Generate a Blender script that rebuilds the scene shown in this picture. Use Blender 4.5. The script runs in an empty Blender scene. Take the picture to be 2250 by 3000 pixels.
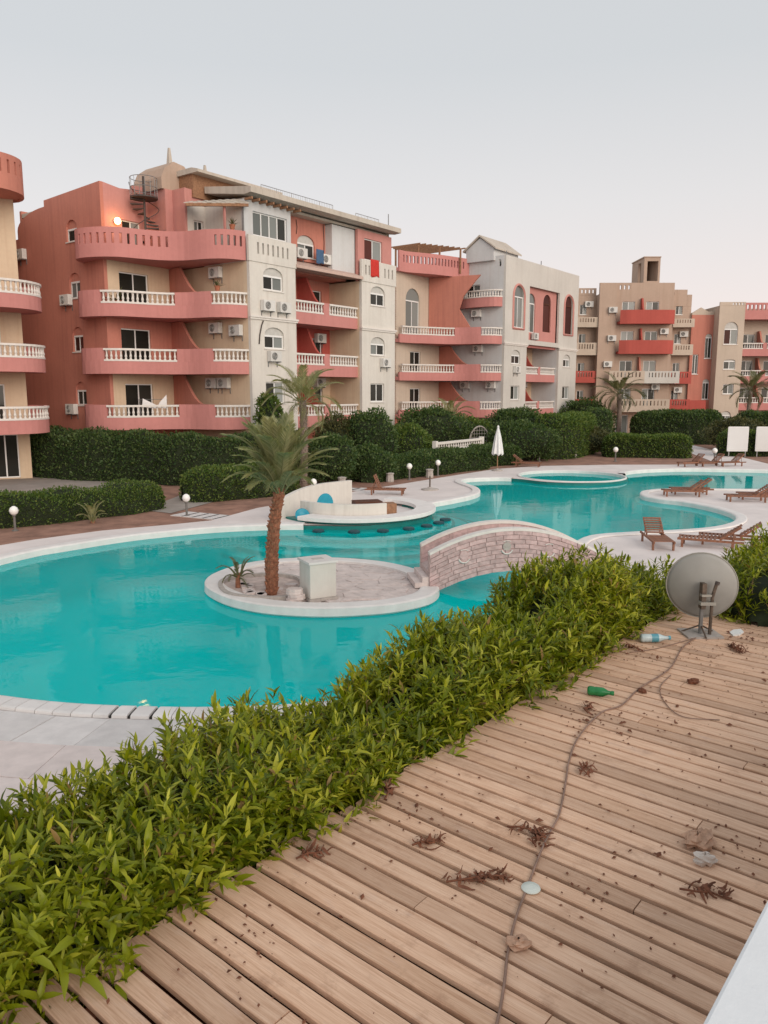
import bpy, math, random
import numpy as np
from mathutils import Vector, Matrix
from mathutils.geometry import tessellate_polygon

R = math.radians
random.seed(7)
rng = np.random.default_rng(7)
scene = bpy.context.scene
col = scene.collection

# ------------------------------------------------------------------ camera
EYE = 4.4
cam_d = bpy.data.cameras.new('camera')
cam = bpy.data.objects.new('camera', cam_d)
col.objects.link(cam)
cam.location = (0, 0, EYE)
cam.rotation_euler = (R(90 - 8.84), 0, 0)
cam_d.sensor_fit = 'HORIZONTAL'
cam_d.sensor_width = 36
cam_d.lens = 36
cam_d.clip_start = 0.05
cam_d.clip_end = 3000
scene.camera = cam
scene.render.resolution_x = 768
scene.render.resolution_y = 1024

# ------------------------------------------------------------------ sky, sun, exposure
SUN_AZ, SUN_EL = 150.0, 20.0            # degrees right of the view direction, above the horizon
w = bpy.data.worlds.new('World')
scene.world = w
w.use_nodes = True
wn, wl = w.node_tree.nodes, w.node_tree.links
wn.clear()
wo = wn.new('ShaderNodeOutputWorld')
bg = wn.new('ShaderNodeBackground')
bg.inputs['Strength'].default_value = 0.11
sky = wn.new('ShaderNodeTexSky')
sky.sky_type = 'NISHITA'
sky.sun_disc = False
sky.sun_elevation = R(SUN_EL)
sky.sun_rotation = R(SUN_AZ)
sky.altitude = 0
sky.air_density = 1.0
sky.dust_density = 3.0
sky.ozone_density = 1.0
tc = wn.new('ShaderNodeTexCoord')
sep = wn.new('ShaderNodeSeparateXYZ')
ramp = wn.new('ShaderNodeValToRGB')     # thin even dusk haze over the whole sky
cr = ramp.color_ramp
stops = [(0.0, (1.0, .84, .76)), (.10, (.94, .84, .81)), (.22, (.83, .80, .79)), (.36, (.695, .71, .72)), (.55, (.67, .69, .705)), (1.0, (.66, .685, .70))]
cr.elements[0].position, cr.elements[0].color = stops[0][0], stops[0][1] + (1,)
cr.elements[1].position, cr.elements[1].color = stops[-1][0], stops[-1][1] + (1,)
for p_, c_ in stops[1:-1]:
    e_ = cr.elements.new(p_)
    e_.color = c_ + (1,)
mul = wn.new('ShaderNodeVectorMath')
mul.operation = 'SCALE'
mul.inputs['Scale'].default_value = 7.2
mx = wn.new('ShaderNodeMix')
mx.data_type = 'RGBA'
mx.inputs['Factor'].default_value = 0.90
wl.new(tc.outputs['Generated'], sep.inputs[0])
wl.new(sep.outputs['Z'], ramp.inputs['Fac'])
wl.new(ramp.outputs['Color'], mul.inputs[0])
wl.new(sky.outputs['Color'], mx.inputs['A'])
wl.new(mul.outputs['Vector'], mx.inputs['B'])
wl.new(mx.outputs['Result'], bg.inputs['Color'])
wl.new(bg.outputs[0], wo.inputs['Surface'])

sun_d = bpy.data.lights.new('sun', 'SUN')
sun_d.energy = 1.5
sun_d.angle = R(45)
sun_d.color = (1.0, .86, .74)
sun = bpy.data.objects.new('sun', sun_d)
col.objects.link(sun)
sd = Vector((math.sin(R(SUN_AZ)) * math.cos(R(SUN_EL)), math.cos(R(SUN_AZ)) * math.cos(R(SUN_EL)), math.sin(R(SUN_EL))))
sun.rotation_euler = sd.to_track_quat('Z', 'Y').to_euler()

scene.view_settings.view_transform = 'Standard'
scene.view_settings.look = 'None'
scene.view_settings.exposure = 0.36
scene.view_settings.gamma = 1.0
scene.view_settings.use_curve_mapping = False

# ------------------------------------------------------------------ materials
MATS = {}

def nodes(name):
    m = bpy.data.materials.new(name)
    m.use_nodes = True
    n, l = m.node_tree.nodes, m.node_tree.links
    return m, n, l, n['Principled BSDF'], n['Material Output']

def noise(n, l, vec, scale, detail=4, rough=.6):
    t = n.new('ShaderNodeTexNoise')
    t.inputs['Scale'].default_value = scale
    t.inputs['Detail'].default_value = detail
    t.inputs['Roughness'].default_value = rough
    if vec is not None:
        l.new(vec, t.inputs['Vector'])
    return t.outputs['Fac']

def rampn(n, l, fac, stops):
    r = n.new('ShaderNodeValToRGB')
    e = r.color_ramp.elements
    e[0].position, e[0].color = stops[0][0], tuple(stops[0][1]) + (1,)
    e[1].position, e[1].color = stops[-1][0], tuple(stops[-1][1]) + (1,)
    for p, c in stops[1:-1]:
        x = e.new(p)
        x.color = tuple(c) + (1,)
    l.new(fac, r.inputs['Fac'])
    return r.outputs['Color']

def mixc(n, l, fac, a, b, mode='MIX'):
    m = n.new('ShaderNodeMix')
    m.data_type = 'RGBA'
    m.blend_type = mode
    for k, v in (('Factor', fac), ('A', a), ('B', b)):
        if isinstance(v, (int, float)):
            m.inputs[k].default_value = v
        elif isinstance(v, tuple):
            m.inputs[k].default_value = v + (1,)
        else:
            l.new(v, m.inputs[k])
    return m.outputs['Result']

def mapping(n, l, vec, scale):
    mp = n.new('ShaderNodeMapping')
    mp.inputs['Scale'].default_value = scale
    l.new(vec, mp.inputs['Vector'])
    return mp.outputs['Vector']

def bump(n, l, bsdf, height, strength, dist=.01):
    b = n.new('ShaderNodeBump')
    b.inputs['Strength'].default_value = strength
    b.inputs['Distance'].default_value = dist
    l.new(height, b.inputs['Height'])
    l.new(b.outputs['Normal'], bsdf.inputs['Normal'])

def sc(c, k):
    return tuple(min(1, x * k) for x in c)

def plaster(name, c, dirt=(.30, .22, .17), amount=.35):
    m, n, l, b, o = nodes(name)
    geo = n.new('ShaderNodeNewGeometry')
    pos = geo.outputs['Position']
    big = noise(n, l, pos, .35, 5, .65)
    c1 = rampn(n, l, big, [(.3, sc(c, .88)), (.7, sc(c, 1.07))])
    fine = noise(n, l, pos, 6, 4)
    c1 = mixc(n, l, .25, c1, rampn(n, l, fine, [(.3, sc(c, .85)), (.75, sc(c, 1.1))]))
    st = noise(n, l, mapping(n, l, pos, (2.4, 2.4, .10)), 1.5, 7, .72)
    mask = rampn(n, l, st, [(.48, (0, 0, 0)), (.80, (amount * 1.25,) * 3)])
    c2 = mixc(n, l, mask, c1, sc(dirt, 1.0))
    l.new(c2, b.inputs['Base Color'])
    b.inputs['Roughness'].default_value = .92
    b.inputs['Specular IOR Level'].default_value = .2
    bump(n, l, b, noise(n, l, pos, 45, 5), .35, .01)
    MATS[name] = m
    return m

def plain(name, c, rough=.6, var=.12, scale=8, metal=0, spec=.4, bmp=0, bscale=60, rand=0):
    m, n, l, b, o = nodes(name)
    t = n.new('ShaderNodeTexCoord').outputs['Object']
    f = noise(n, l, t, scale, 4)
    cc = rampn(n, l, f, [(.3, sc(c, 1 - var)), (.7, sc(c, 1 + var))])
    if rand:
        oi = n.new('ShaderNodeObjectInfo')
        cc = mixc(n, l, 1.0, cc, rampn(n, l, oi.outputs['Random'], [(0, (1 - rand,) * 3), (1, (1.0,) * 3)]), 'MULTIPLY')
    l.new(cc, b.inputs['Base Color'])
    b.inputs['Roughness'].default_value = rough
    b.inputs['Metallic'].default_value = metal
    b.inputs['Specular IOR Level'].default_value = spec
    if bmp:
        bump(n, l, b, noise(n, l, t, bscale, 5), bmp)
    MATS[name] = m
    return m

def leafmat(name, ca, cb, cc, trans=.3, rough=.45, dead=None):
    m, n, l, b, o = nodes(name)
    g = n.new('ShaderNodeNewGeometry')
    c = rampn(n, l, g.outputs['Random Per Island'], [(0, ca), (.55, cb), (1, cc)] if dead is None else [(0, ca), (.55, cb), (.965, cc), (.975, dead), (1, dead)])
    big = noise(n, l, g.outputs['Position'], 1.7, 3)
    c = mixc(n, l, 1.0, c, rampn(n, l, big, [(.3, (.72, .78, .7)), (.7, (1.1, 1.05, 1.0))]), 'MULTIPLY')
    l.new(c, b.inputs['Base Color'])
    b.inputs['Roughness'].default_value = rough
    b.inputs['Specular IOR Level'].default_value = .35
    tr = n.new('ShaderNodeBsdfTranslucent')
    l.new(mixc(n, l, 1.0, c, (1.25, 1.25, .5), 'MULTIPLY'), tr.inputs['Color'])
    mxs = n.new('ShaderNodeMixShader')
    mxs.inputs[0].default_value = trans
    l.new(b.outputs[0], mxs.inputs[1])
    l.new(tr.outputs[0], mxs.inputs[2])
    l.new(mxs.outputs[0], o.inputs['Surface'])
    MATS[name] = m
    return m

plaster('white_plaster', (.675, .645, .595), (.40, .35, .30), .35)
plaster('grey_and_shaded_white_plaster', (.60, .61, .615), (.40, .36, .32), .3)  # pale grey walls; on white side walls the bluish shade is in the colour
plaster('coral_plaster', (.55, .225, .17), (.30, .11, .09), .40)
plaster('pink_plaster', (.56, .265, .235), (.36, .14, .12), .30)
plaster('band_plaster', (.56, .245, .225), (.34, .13, .11), .22)
plaster('red_plaster', (.46, .105, .085), (.30, .06, .05), .35)
plaster('cream_plaster', (.66, .52, .375), (.45, .26, .15), .35)
plaster('warm_grey_plaster', (.60, .58, .54), (.38, .34, .3), .3)
plaster('awning_plaster', (.58, .43, .37), (.36, .24, .2), .4)
plaster('tan_plaster', (.48, .36, .285), (.30, .20, .14), .35)
plaster('sand_plaster', (.56, .47, .385), (.36, .28, .2), .3)
plaster('roof_plaster', (.54, .485, .42), (.25, .2, .16), .4)
plain('trim_white', (.71, .675, .635), .7, .06, 5)
plain('frame_white', (.78, .78, .77), .45, .04, 5)
plain('lunette_grey', (.52, .51, .48), .8, .1, 5)
plain('dark_wood', (.085, .026, .010), .7, .3, 10)
plain('timber', (.30, .16, .09), .8, .3, 10)
plain('ac_white', (.74, .73, .70), .5, .08, 6, rand=.25)
plain('ac_dark', (.05, .05, .05), .6, .2, 10)
plain('metal_grey', (.25, .25, .25), .5, .2, 10, metal=.5)
plain('iron', (.07, .055, .05), .6, .3, 20)
plain('shade_red', (.55, .04, .03), .9, .15, 6)
plain('cloth_blue', (.06, .12, .22), .9, .2, 6)
plain('cloth_white', (.75, .74, .74), .9, .06, 6)
plain('globe_white', (.88, .87, .84), .25, .02, 6)
plain('lamp_post', (.16, .15, .14), .6, .2, 10)
plain('pool_blue', (.02, .30, .42), .4, .1, 6)
plain('stool_teal', (.01, .06, .075), .6, .2, 6)
plain('board_white', (.66, .67, .67), .4, .02, 2)
plain('terracotta', (.36, .13, .07), .8, .2, 8)

def glassmat(name, c, rough=.06, c2=None):
    m, n, l, b, o = nodes(name)
    oi = n.new('ShaderNodeObjectInfo')
    cc = rampn(n, l, oi.outputs['Random'], [(0, sc(c, .55)), (1, c2 or sc(c, 1.5))])
    l.new(cc, b.inputs['Base Color'])
    b.inputs['Roughness'].default_value = rough
    b.inputs['Specular IOR Level'].default_value = .22
    MATS[name] = m
glassmat('glass_dark', (.030, .030, .026))
glassmat('glass_curtain', (.17, .19, .18), .08, (.30, .32, .31))
glassmat('glass_red', (.07, .02, .015), .5)

# weathered deck boards: grain runs along each board's own x axis
m, n, l, b, o = nodes('deck_wood')
t = n.new('ShaderNodeTexCoord').outputs['Object']
oi = n.new('ShaderNodeObjectInfo')
off = n.new('ShaderNodeVectorMath'); off.operation = 'ADD'
cmb = n.new('ShaderNodeCombineXYZ')
ml = n.new('ShaderNodeMath'); ml.operation = 'MULTIPLY'; ml.inputs[1].default_value = 61.0
l.new(oi.outputs['Random'], ml.inputs[0])
l.new(ml.outputs[0], cmb.inputs['X']); l.new(ml.outputs[0], cmb.inputs['Y'])
l.new(t, off.inputs[0]); l.new(cmb.outputs[0], off.inputs[1])
v = off.outputs[0]
g1 = noise(n, l, mapping(n, l, v, (1.1, 16, 6)), 2.2, 6, .65)
g2 = noise(n, l, mapping(n, l, v, (3, 90, 20)), 2.0, 3, .6)
base = rampn(n, l, g1, [(.25, (.54, .315, .20)), (.5, (.76, .51, .36)), (.75, (.85, .61, .455))])
base = mixc(n, l, .35, base, rampn(n, l, g2, [(.35, (.38, .20, .12)), (.62, (.78, .55, .41))]))
tint = rampn(n, l, oi.outputs['Random'], [(0, (.74, .71, .68)), (.35, (.98, .97, .95)), (.7, (1.08, 1.06, 1.03)), (1, (.84, .79, .73))])
base = mixc(n, l, 1.0, base, tint, 'MULTIPLY')
wear = noise(n, l, v, 5, 5, .7)
base = mixc(n, l, rampn(n, l, wear, [(.55, (0, 0, 0)), (.75, (.5, .5, .5))]), base, (.24, .11, .06))
pale = noise(n, l, mapping(n, l, v, (1, 3, 1)), 3.1, 4, .7)
base = mixc(n, l, rampn(n, l, pale, [(.58, (0, 0, 0)), (.8, (.45, .45, .45))]), base, (.60, .46, .40))
l.new(base, b.inputs['Base Color'])
b.inputs['Roughness'].default_value = .75
b.inputs['Specular IOR Level'].default_value = .3
bump(n, l, b, g2, .5, .004)
MATS['deck_wood'] = m

plain('lounger_wood', (.27, .12, .07), .65, .3, 12, rand=.35)
plain('soil', (.30, .165, .12), .95, .35, 1.3, bmp=.6, bscale=20)
plain('road', (.34, .30, .27), .95, .15, 1.0, bmp=.3, bscale=30)
plain('paving', (.72, .655, .635), .8, .10, .8, bmp=.25, bscale=35)
plain('paving_slab', (.70, .665, .65), .75, .09, 4, bmp=.3, bscale=50, rand=.12)
plain('paving_pink', (.73, .635, .605), .8, .09, 4, bmp=.3, bscale=50, rand=.12)
plain('coping', (.78, .75, .73), .6, .07, 3, bmp=.15, bscale=60, rand=.10)
plain('island_stone', (.66, .57, .54), .85, .15, 5, bmp=.4, bscale=30, rand=.13)
plain('grout', (.56, .48, .455), .95, .2, 10)
plain('bridge_stone', (.60, .43, .42), .85, .22, 9, bmp=.6, bscale=35, rand=.20)
plain('bridge_mortar', (.52, .41, .385), .95, .2, 14, bmp=.3)
plain('pool_tile', (.006, .84, .84), .45, .06, .5)
plain('drain_dark', (.03, .028, .026), .8, .2, 8)
plain('pit_soil', (.50, .40, .36), .95, .25, 6, bmp=.6, bscale=25)
plain('cup_beige', (.60, .52, .46), .5, .1, 12)
plain('pool_edge', (.006, .17, .155), .5, .1, 3)
plain('trunk', (.28, .12, .07), .9, .4, 14, bmp=.8, bscale=30)
plain('trunk_grey', (.22, .17, .14), .9, .3, 14, bmp=.6, bscale=30)
plain('branch', (.10, .07, .045), .9, .3, 20)
plain('stem_brown', (.17, .12, .06), .8, .3, 20)
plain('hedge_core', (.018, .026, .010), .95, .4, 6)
plain('dish_grey', (.31, .31, .295), .55, .1, 3)
plain('dish_rim', (.30, .29, .26), .5, .15, 8)
plain('rust', (.12, .09, .07), .7, .4, 25, metal=.2)
plain('concrete', (.42, .38, .35), .9, .18, 9, bmp=.5, bscale=40)
plain('wall_paint', (.78, .80, .82), .7, .04, 3, bmp=.12, bscale=60)
plain('dry_leaf', (.17, .065, .035), .9, .4, 30)
plain('dry_pale', (.46, .28, .19), .85, .3, 25)
plain('cable', (.27, .17, .13), .7, .25, 15)
plain('plastic_green', (.02, .20, .06), .25, .2, 10)
plain('plastic_clear', (.50, .60, .62), .2, .12, 14)
plain('plastic_label', (.10, .32, .40), .4, .1, 14)
plain('plastic_lid', (.66, .70, .64), .4, .05, 10)
plain('paper_white', (.78, .78, .76), .7, .05, 10)

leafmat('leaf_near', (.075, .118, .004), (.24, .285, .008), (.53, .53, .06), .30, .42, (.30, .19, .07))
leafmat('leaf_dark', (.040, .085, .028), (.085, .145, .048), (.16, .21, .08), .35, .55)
leafmat('leaf_mid', (.06, .12, .028), (.12, .19, .045), (.21, .26, .07), .35, .55)
leafmat('leaf_olive', (.065, .075, .028), (.10, .105, .04), (.15, .14, .06), .22, .6)
leafmat('leaf_palm', (.24, .255, .13), (.34, .34, .19), (.45, .43, .27), .35, .55)
leafmat('leaf_palm_dark', (.12, .13, .065), (.17, .175, .09), (.23, .22, .125), .3, .5)

# water: reflects by Fresnel, otherwise tints what lies below it and scatters a little
m, n, l, b, o = nodes('water')
geo = n.new('ShaderNodeNewGeometry')
n1 = noise(n, l, mapping(n, l, geo.outputs['Position'], (1, 1.4, 1)), 1.3, 3, .5)
n2 = noise(n, l, geo.outputs['Position'], 5.5, 2, .5)
ad = n.new('ShaderNodeMath'); ad.operation = 'MULTIPLY_ADD'; ad.inputs[1].default_value = .25
l.new(n2, ad.inputs[0]); l.new(n1, ad.inputs[2])
bp = n.new('ShaderNodeBump'); bp.inputs['Strength'].default_value = .055; bp.inputs['Distance'].default_value = .08
l.new(ad.outputs[0], bp.inputs['Height'])
gl = n.new('ShaderNodeBsdfGlossy'); gl.inputs['Roughness'].default_value = .035
l.new(bp.outputs['Normal'], gl.inputs['Normal'])
tp = n.new('ShaderNodeBsdfTransparent'); tp.inputs['Color'].default_value = (.01, .92, .92, 1)
df = n.new('ShaderNodeBsdfDiffuse'); df.inputs['Color'].default_value = (.0, .80, .78, 1)
m1 = n.new('ShaderNodeMixShader'); m1.inputs[0].default_value = .40
l.new(tp.outputs[0], m1.inputs[1]); l.new(df.outputs[0], m1.inputs[2])
fr = n.new('ShaderNodeFresnel'); fr.inputs['IOR'].default_value = 1.19
l.new(bp.outputs['Normal'], fr.inputs['Normal'])
m2 = n.new('ShaderNodeMixShader')
l.new(fr.outputs[0], m2.inputs[0]); l.new(m1.outputs[0], m2.inputs[1]); l.new(gl.outputs[0], m2.inputs[2])
l.new(m2.outputs[0], o.inputs['Surface'])
MATS['water'] = m

m, n, l, b, o = nodes('lamp_glow')
b.inputs['Base Color'].default_value = (1, .8, .5, 1)
b.inputs['Emission Color'].default_value = (1, .55, .18, 1)
b.inputs['Emission Strength'].default_value = 14
MATS['lamp_glow'] = m
# ------------------------------------------------------------------ helpers
def tag(o, label=None, cat=None, group=None, kind=None):
    if label: o['label'] = label
    if cat: o['category'] = cat
    if group: o['group'] = group
    if kind: o['kind'] = kind
    return o

def empty(name, loc=(0, 0, 0), rz=0.0, parent=None):
    o = bpy.data.objects.new(name, None)
    col.objects.link(o)
    o.location = loc
    o.rotation_euler = (0, 0, rz)
    o.empty_display_size = .2
    if parent: o.parent = parent
    return o

def inst(name, mesh, parent=None, loc=(0, 0, 0), rot=(0, 0, 0), scl=(1, 1, 1)):
    o = bpy.data.objects.new(name, mesh)
    col.objects.link(o)
    o.location = loc
    o.rotation_euler = rot
    o.scale = scl
    if parent: o.parent = parent
    return o

def copy_tree(o, parent=None):
    c = o.copy()
    col.objects.link(c)
    c.parent = parent
    for ch in o.children:
        copy_tree(ch, c)
    return c

class MB:
    def __init__(s):
        s.v, s.f = [], []
    def add(s, vs, fs):
        k = len(s.v)
        s.v.extend(vs)
        s.f.extend([tuple(i + k for i in f) for f in fs])
        return s
    def hexa(s, c):      # 8 corners: bottom 4 then top 4, counter-clockwise
        return s.add(c, [(3, 2, 1, 0), (4, 5, 6, 7), (0, 1, 5, 4), (1, 2, 6, 5), (2, 3, 7, 6), (3, 0, 4, 7)])
    def box(s, x0, x1, y0, y1, z0, z1):
        return s.hexa([(x0, y0, z0), (x1, y0, z0), (x1, y1, z0), (x0, y1, z0), (x0, y0, z1), (x1, y0, z1), (x1, y1, z1), (x0, y1, z1)])
    def prism(s, poly, z0, z1, fn=None):
        n = len(poly)
        fn = fn or (lambda x, y, z: (x, y, z))
        vs = [fn(x, y, z0) for x, y in poly] + [fn(x, y, z1) for x, y in poly]
        tris = tessellate_polygon([[Vector((x, y, 0)) for x, y in poly]])
        area = sum(poly[i][0] * poly[(i + 1) % n][1] - poly[(i + 1) % n][0] * poly[i][1] for i in range(n))
        fs = []
        for t in tris:
            a, b, c = (poly[i] for i in t)
            ar = (b[0] - a[0]) * (c[1] - a[1]) - (c[0] - a[0]) * (b[1] - a[1])
            t = tuple(t) if ar > 0 else tuple(reversed(t))
            fs.append(tuple(i + n for i in t)); fs.append(tuple(reversed(t)))
        for i in range(n):
            j = (i + 1) % n
            fs.append((i, j, j + n, i + n) if area > 0 else (j, i, i + n, j + n))
        return s.add(vs, fs)
    def tube(s, pts, r, n=8, cap=True):
        pts = [Vector(p) for p in pts]
        rs = r if isinstance(r, (list, tuple)) else [r] * len(pts)
        vs, fs = [], []
        prev = None
        for i, p in enumerate(pts):
            t = (pts[min(i + 1, len(pts) - 1)] - pts[max(i - 1, 0)]).normalized()
            if prev is None:
                a = t.cross(Vector((0, 0, 1)))
                if a.length < 1e-3: a = Vector((1, 0, 0))
                a.normalize()
            else:
                a = (prev - t * prev.dot(t)).normalized()
            prev = a
            bb = t.cross(a)
            for k in range(n):
                an = 2 * math.pi * k / n
                vs.append(tuple(p + (a * math.cos(an) + bb * math.sin(an)) * rs[i]))
        for i in range(len(pts) - 1):
            for k in range(n):
                k2 = (k + 1) % n
                fs.append((i * n + k, i * n + k2, (i + 1) * n + k2, (i + 1) * n + k))
        if cap:
            fs.append(tuple(reversed(range(n))))
            fs.append(tuple((len(pts) - 1) * n + k for k in range(n)))
        return s.add(vs, fs)
    def lathe(s, prof, n=12, c=(0, 0, 0)):
        vs, fs = [], []
        for r, z in prof:
            for k in range(n):
                a = 2 * math.pi * k / n
                vs.append((c[0] + r * math.cos(a), c[1] + r * math.sin(a), c[2] + z))
        for i in range(len(prof) - 1):
            for k in range(n):
                k2 = (k + 1) % n
                fs.append((i * n + k, i * n + k2, (i + 1) * n + k2, (i + 1) * n + k))
        fs.append(tuple(reversed(range(n))))
        fs.append(tuple((len(prof) - 1) * n + k for k in range(n)))
        return s.add(vs, fs)
    def mesh(s, name, mat, smooth=False):
        me = bpy.data.meshes.new(name)
        me.from_pydata(s.v, [], s.f)
        me.materials.append(MATS[mat])
        if smooth:
            me.polygons.foreach_set('use_smooth', [True] * len(me.polygons))
        me.update()
        return me
    def build(s, name, mat, parent=None, smooth=False, bevel=0, **kw):
        o = inst(name, s.mesh(name, mat, smooth), parent, **kw)
        if bevel:
            b = o.modifiers.new('bevel', 'BEVEL')
            b.width = bevel; b.segments = 2; b.limit_method = 'ANGLE'
        return o

def np_mesh(name, V, F, mat, smooth=False):
    "V (n,3), F (m,k) -> mesh"
    me = bpy.data.meshes.new(name)
    me.vertices.add(len(V))
    me.vertices.foreach_set('co', np.ascontiguousarray(V, dtype=np.float32).ravel())
    k = F.shape[1]
    me.loops.add(F.size)
    me.loops.foreach_set('vertex_index', np.ascontiguousarray(F, dtype=np.int32).ravel())
    me.polygons.add(len(F))
    me.polygons.foreach_set('loop_start', np.arange(0, F.size, k, dtype=np.int32))
    if smooth:
        me.polygons.foreach_set('use_smooth', np.ones(len(F), dtype=bool))
    me.materials.append(MATS[mat])
    me.update(calc_edges=True)
    me.validate()
    return me

def catmull(pts, closed=False, sub=8):
    P = [np.array(p, float) for p in pts]
    n = len(P)
    out = []
    rngi = range(n) if closed else range(n - 1)
    for i in rngi:
        if closed:
            p0, p1, p2, p3 = P[i - 1], P[i], P[(i + 1) % n], P[(i + 2) % n]
        else:
            p1, p2 = P[i], P[i + 1]
            p0 = P[i - 1] if i > 0 else 2 * p1 - p2
            p3 = P[i + 2] if i + 2 < n else 2 * p2 - p1
        for k in range(sub):
            t = k / sub
            out.append(tuple(.5 * ((2 * p1) + (-p0 + p2) * t + (2 * p0 - 5 * p1 + 4 * p2 - p3) * t * t + (-p0 + 3 * p1 - 3 * p2 + p3) * t ** 3)))
    if not closed:
        out.append(tuple(P[-1]))
    return out

class Path:
    "2-D path; at(x, d) gives the point at length x, d metres to its left"
    def __init__(s, pts, smooth=0):
        if smooth: pts = catmull(pts, False, smooth)
        s.p = np.array(pts, float)
        seg = np.linalg.norm(np.diff(s.p, axis=0), axis=1)
        s.c = np.concatenate([[0], np.cumsum(seg)])
        s.L = float(s.c[-1])
        t = np.gradient(s.p, axis=0) if len(pts) > 2 else np.array([s.p[1] - s.p[0]] * 2)
        t /= np.linalg.norm(t, axis=1)[:, None]
        s.n = np.stack([-t[:, 1], t[:, 0]], 1)
        s.curved = len(pts) > 2
    def at(s, x, d=0.0):
        x = min(max(x, 0), s.L)
        a = [np.interp(x, s.c, s.p[:, k]) for k in (0, 1)]
        nn = [np.interp(x, s.c, s.n[:, k]) for k in (0, 1)]
        q = math.hypot(*nn)
        return (a[0] + nn[0] / q * d, a[1] + nn[1] / q * d)
    def yaw(s, x):
        q = s.at(x, 1); p = s.at(x)
        return math.atan2(q[1] - p[1], q[0] - p[0]) - math.pi / 2
    def near(s, pt):
        d = np.linalg.norm(s.p - np.array(pt), axis=1)
        return float(s.c[int(d.argmin())])

def wall_mb(m, path, z0, z1, ops=(), th=.2, off=0.0, xa=0.0, xb=None, dx=.35):
    xb = path.L if xb is None else xb
    P = lambda x, d, z: path.at(x, d + off) + (z,)
    xs = {xa, xb}
    zs = {z0, z1}
    for o in ops:
        xs.update((o[0], o[1])); zs.update((o[2], o[3]))
    if path.curved:
        k = max(1, int((xb - xa) / dx))
        xs.update(xa + (xb - xa) * i / k for i in range(1, k))
    xs = sorted(xs); zs = sorted(zs)
    xs = [x for i, x in enumerate(xs) if i == 0 or x - xs[i - 1] > 1e-4]
    def quad(a, b, c, d): m.add([a, b, c, d], [(0, 1, 2, 3)])
    for x0, x1 in zip(xs, xs[1:]):
        for a, b in zip(zs, zs[1:]):
            cx, cz = (x0 + x1) / 2, (a + b) / 2
            if any(o[0] < cx < o[1] and o[2] < cz < o[3] for o in ops): continue
            quad(P(x0, 0, a), P(x1, 0, a), P(x1, 0, b), P(x0, 0, b))
            quad(P(x1, th, a), P(x0, th, a), P(x0, th, b), P(x1, th, b))
        quad(P(x0, 0, z1), P(x1, 0, z1), P(x1, th, z1), P(x0, th, z1))
        quad(P(x1, 0, z0), P(x0, 0, z0), P(x0, th, z0), P(x1, th, z0))
    quad(P(xa, th, z0), P(xa, 0, z0), P(xa, 0, z1), P(xa, th, z1))
    quad(P(xb, 0, z0), P(xb, th, z0), P(xb, th, z1), P(xb, 0, z1))
    for o in ops:
        x0, x1, a, b = o[:4]
        arch = o[4] if len(o) > 4 else 0
        quad(P(x0, 0, a), P(x0, 0, b - arch), P(x0, th, b - arch), P(x0, th, a))
        quad(P(x1, 0, b - arch), P(x1, 0, a), P(x1, th, a), P(x1, th, b - arch))
        quad(P(x0, 0, a), P(x0, th, a), P(x1, th, a), P(x1, 0, a))
        if not arch:
            quad(P(x1, 0, b), P(x1, th, b), P(x0, th, b), P(x0, 0, b))
        else:
            K = 10
            cx, hw = (x0 + x1) / 2, (x1 - x0) / 2
            arc = [(cx - hw * math.cos(math.pi * i / K), b - arch + arch * math.sin(math.pi * i / K)) for i in range(K + 1)]
            for i in range(K):
                (xA, zA), (xB, zB) = arc[i], arc[i + 1]
                quad(P(xB, 0, zB), P(xB, th, zB), P(xA, th, zA), P(xA, 0, zA))
                corner = (x0, b) if i < K / 2 else (x1, b)
                for d, flip in ((0, 0), (th, 1)):
                    tri = [P(xA, d, zA), P(xB, d, zB), P(corner[0], d, corner[1])]
                    m.add(tri, [(2, 1, 0) if flip else (0, 1, 2)])
            for d in (0, th):
                m.add([P(x0, d, b), P(cx, d, b), P(x1, d, b)], [(0, 1, 2)])
    return m

def wall(name, path, z0, z1, mat, parent, ops=(), th=.2, **kw):
    return wall_mb(MB(), path, z0, z1, ops, th, **kw).build(name, mat, parent)

def line(*pts): return Path(pts)

def pbox(m, path, x0, x1, d0, d1, z0, z1):
    c = [path.at(x0, d0), path.at(x1, d0), path.at(x1, d1), path.at(x0, d1)]
    return m.hexa([p + (z0,) for p in c] + [p + (z1,) for p in c])

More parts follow.
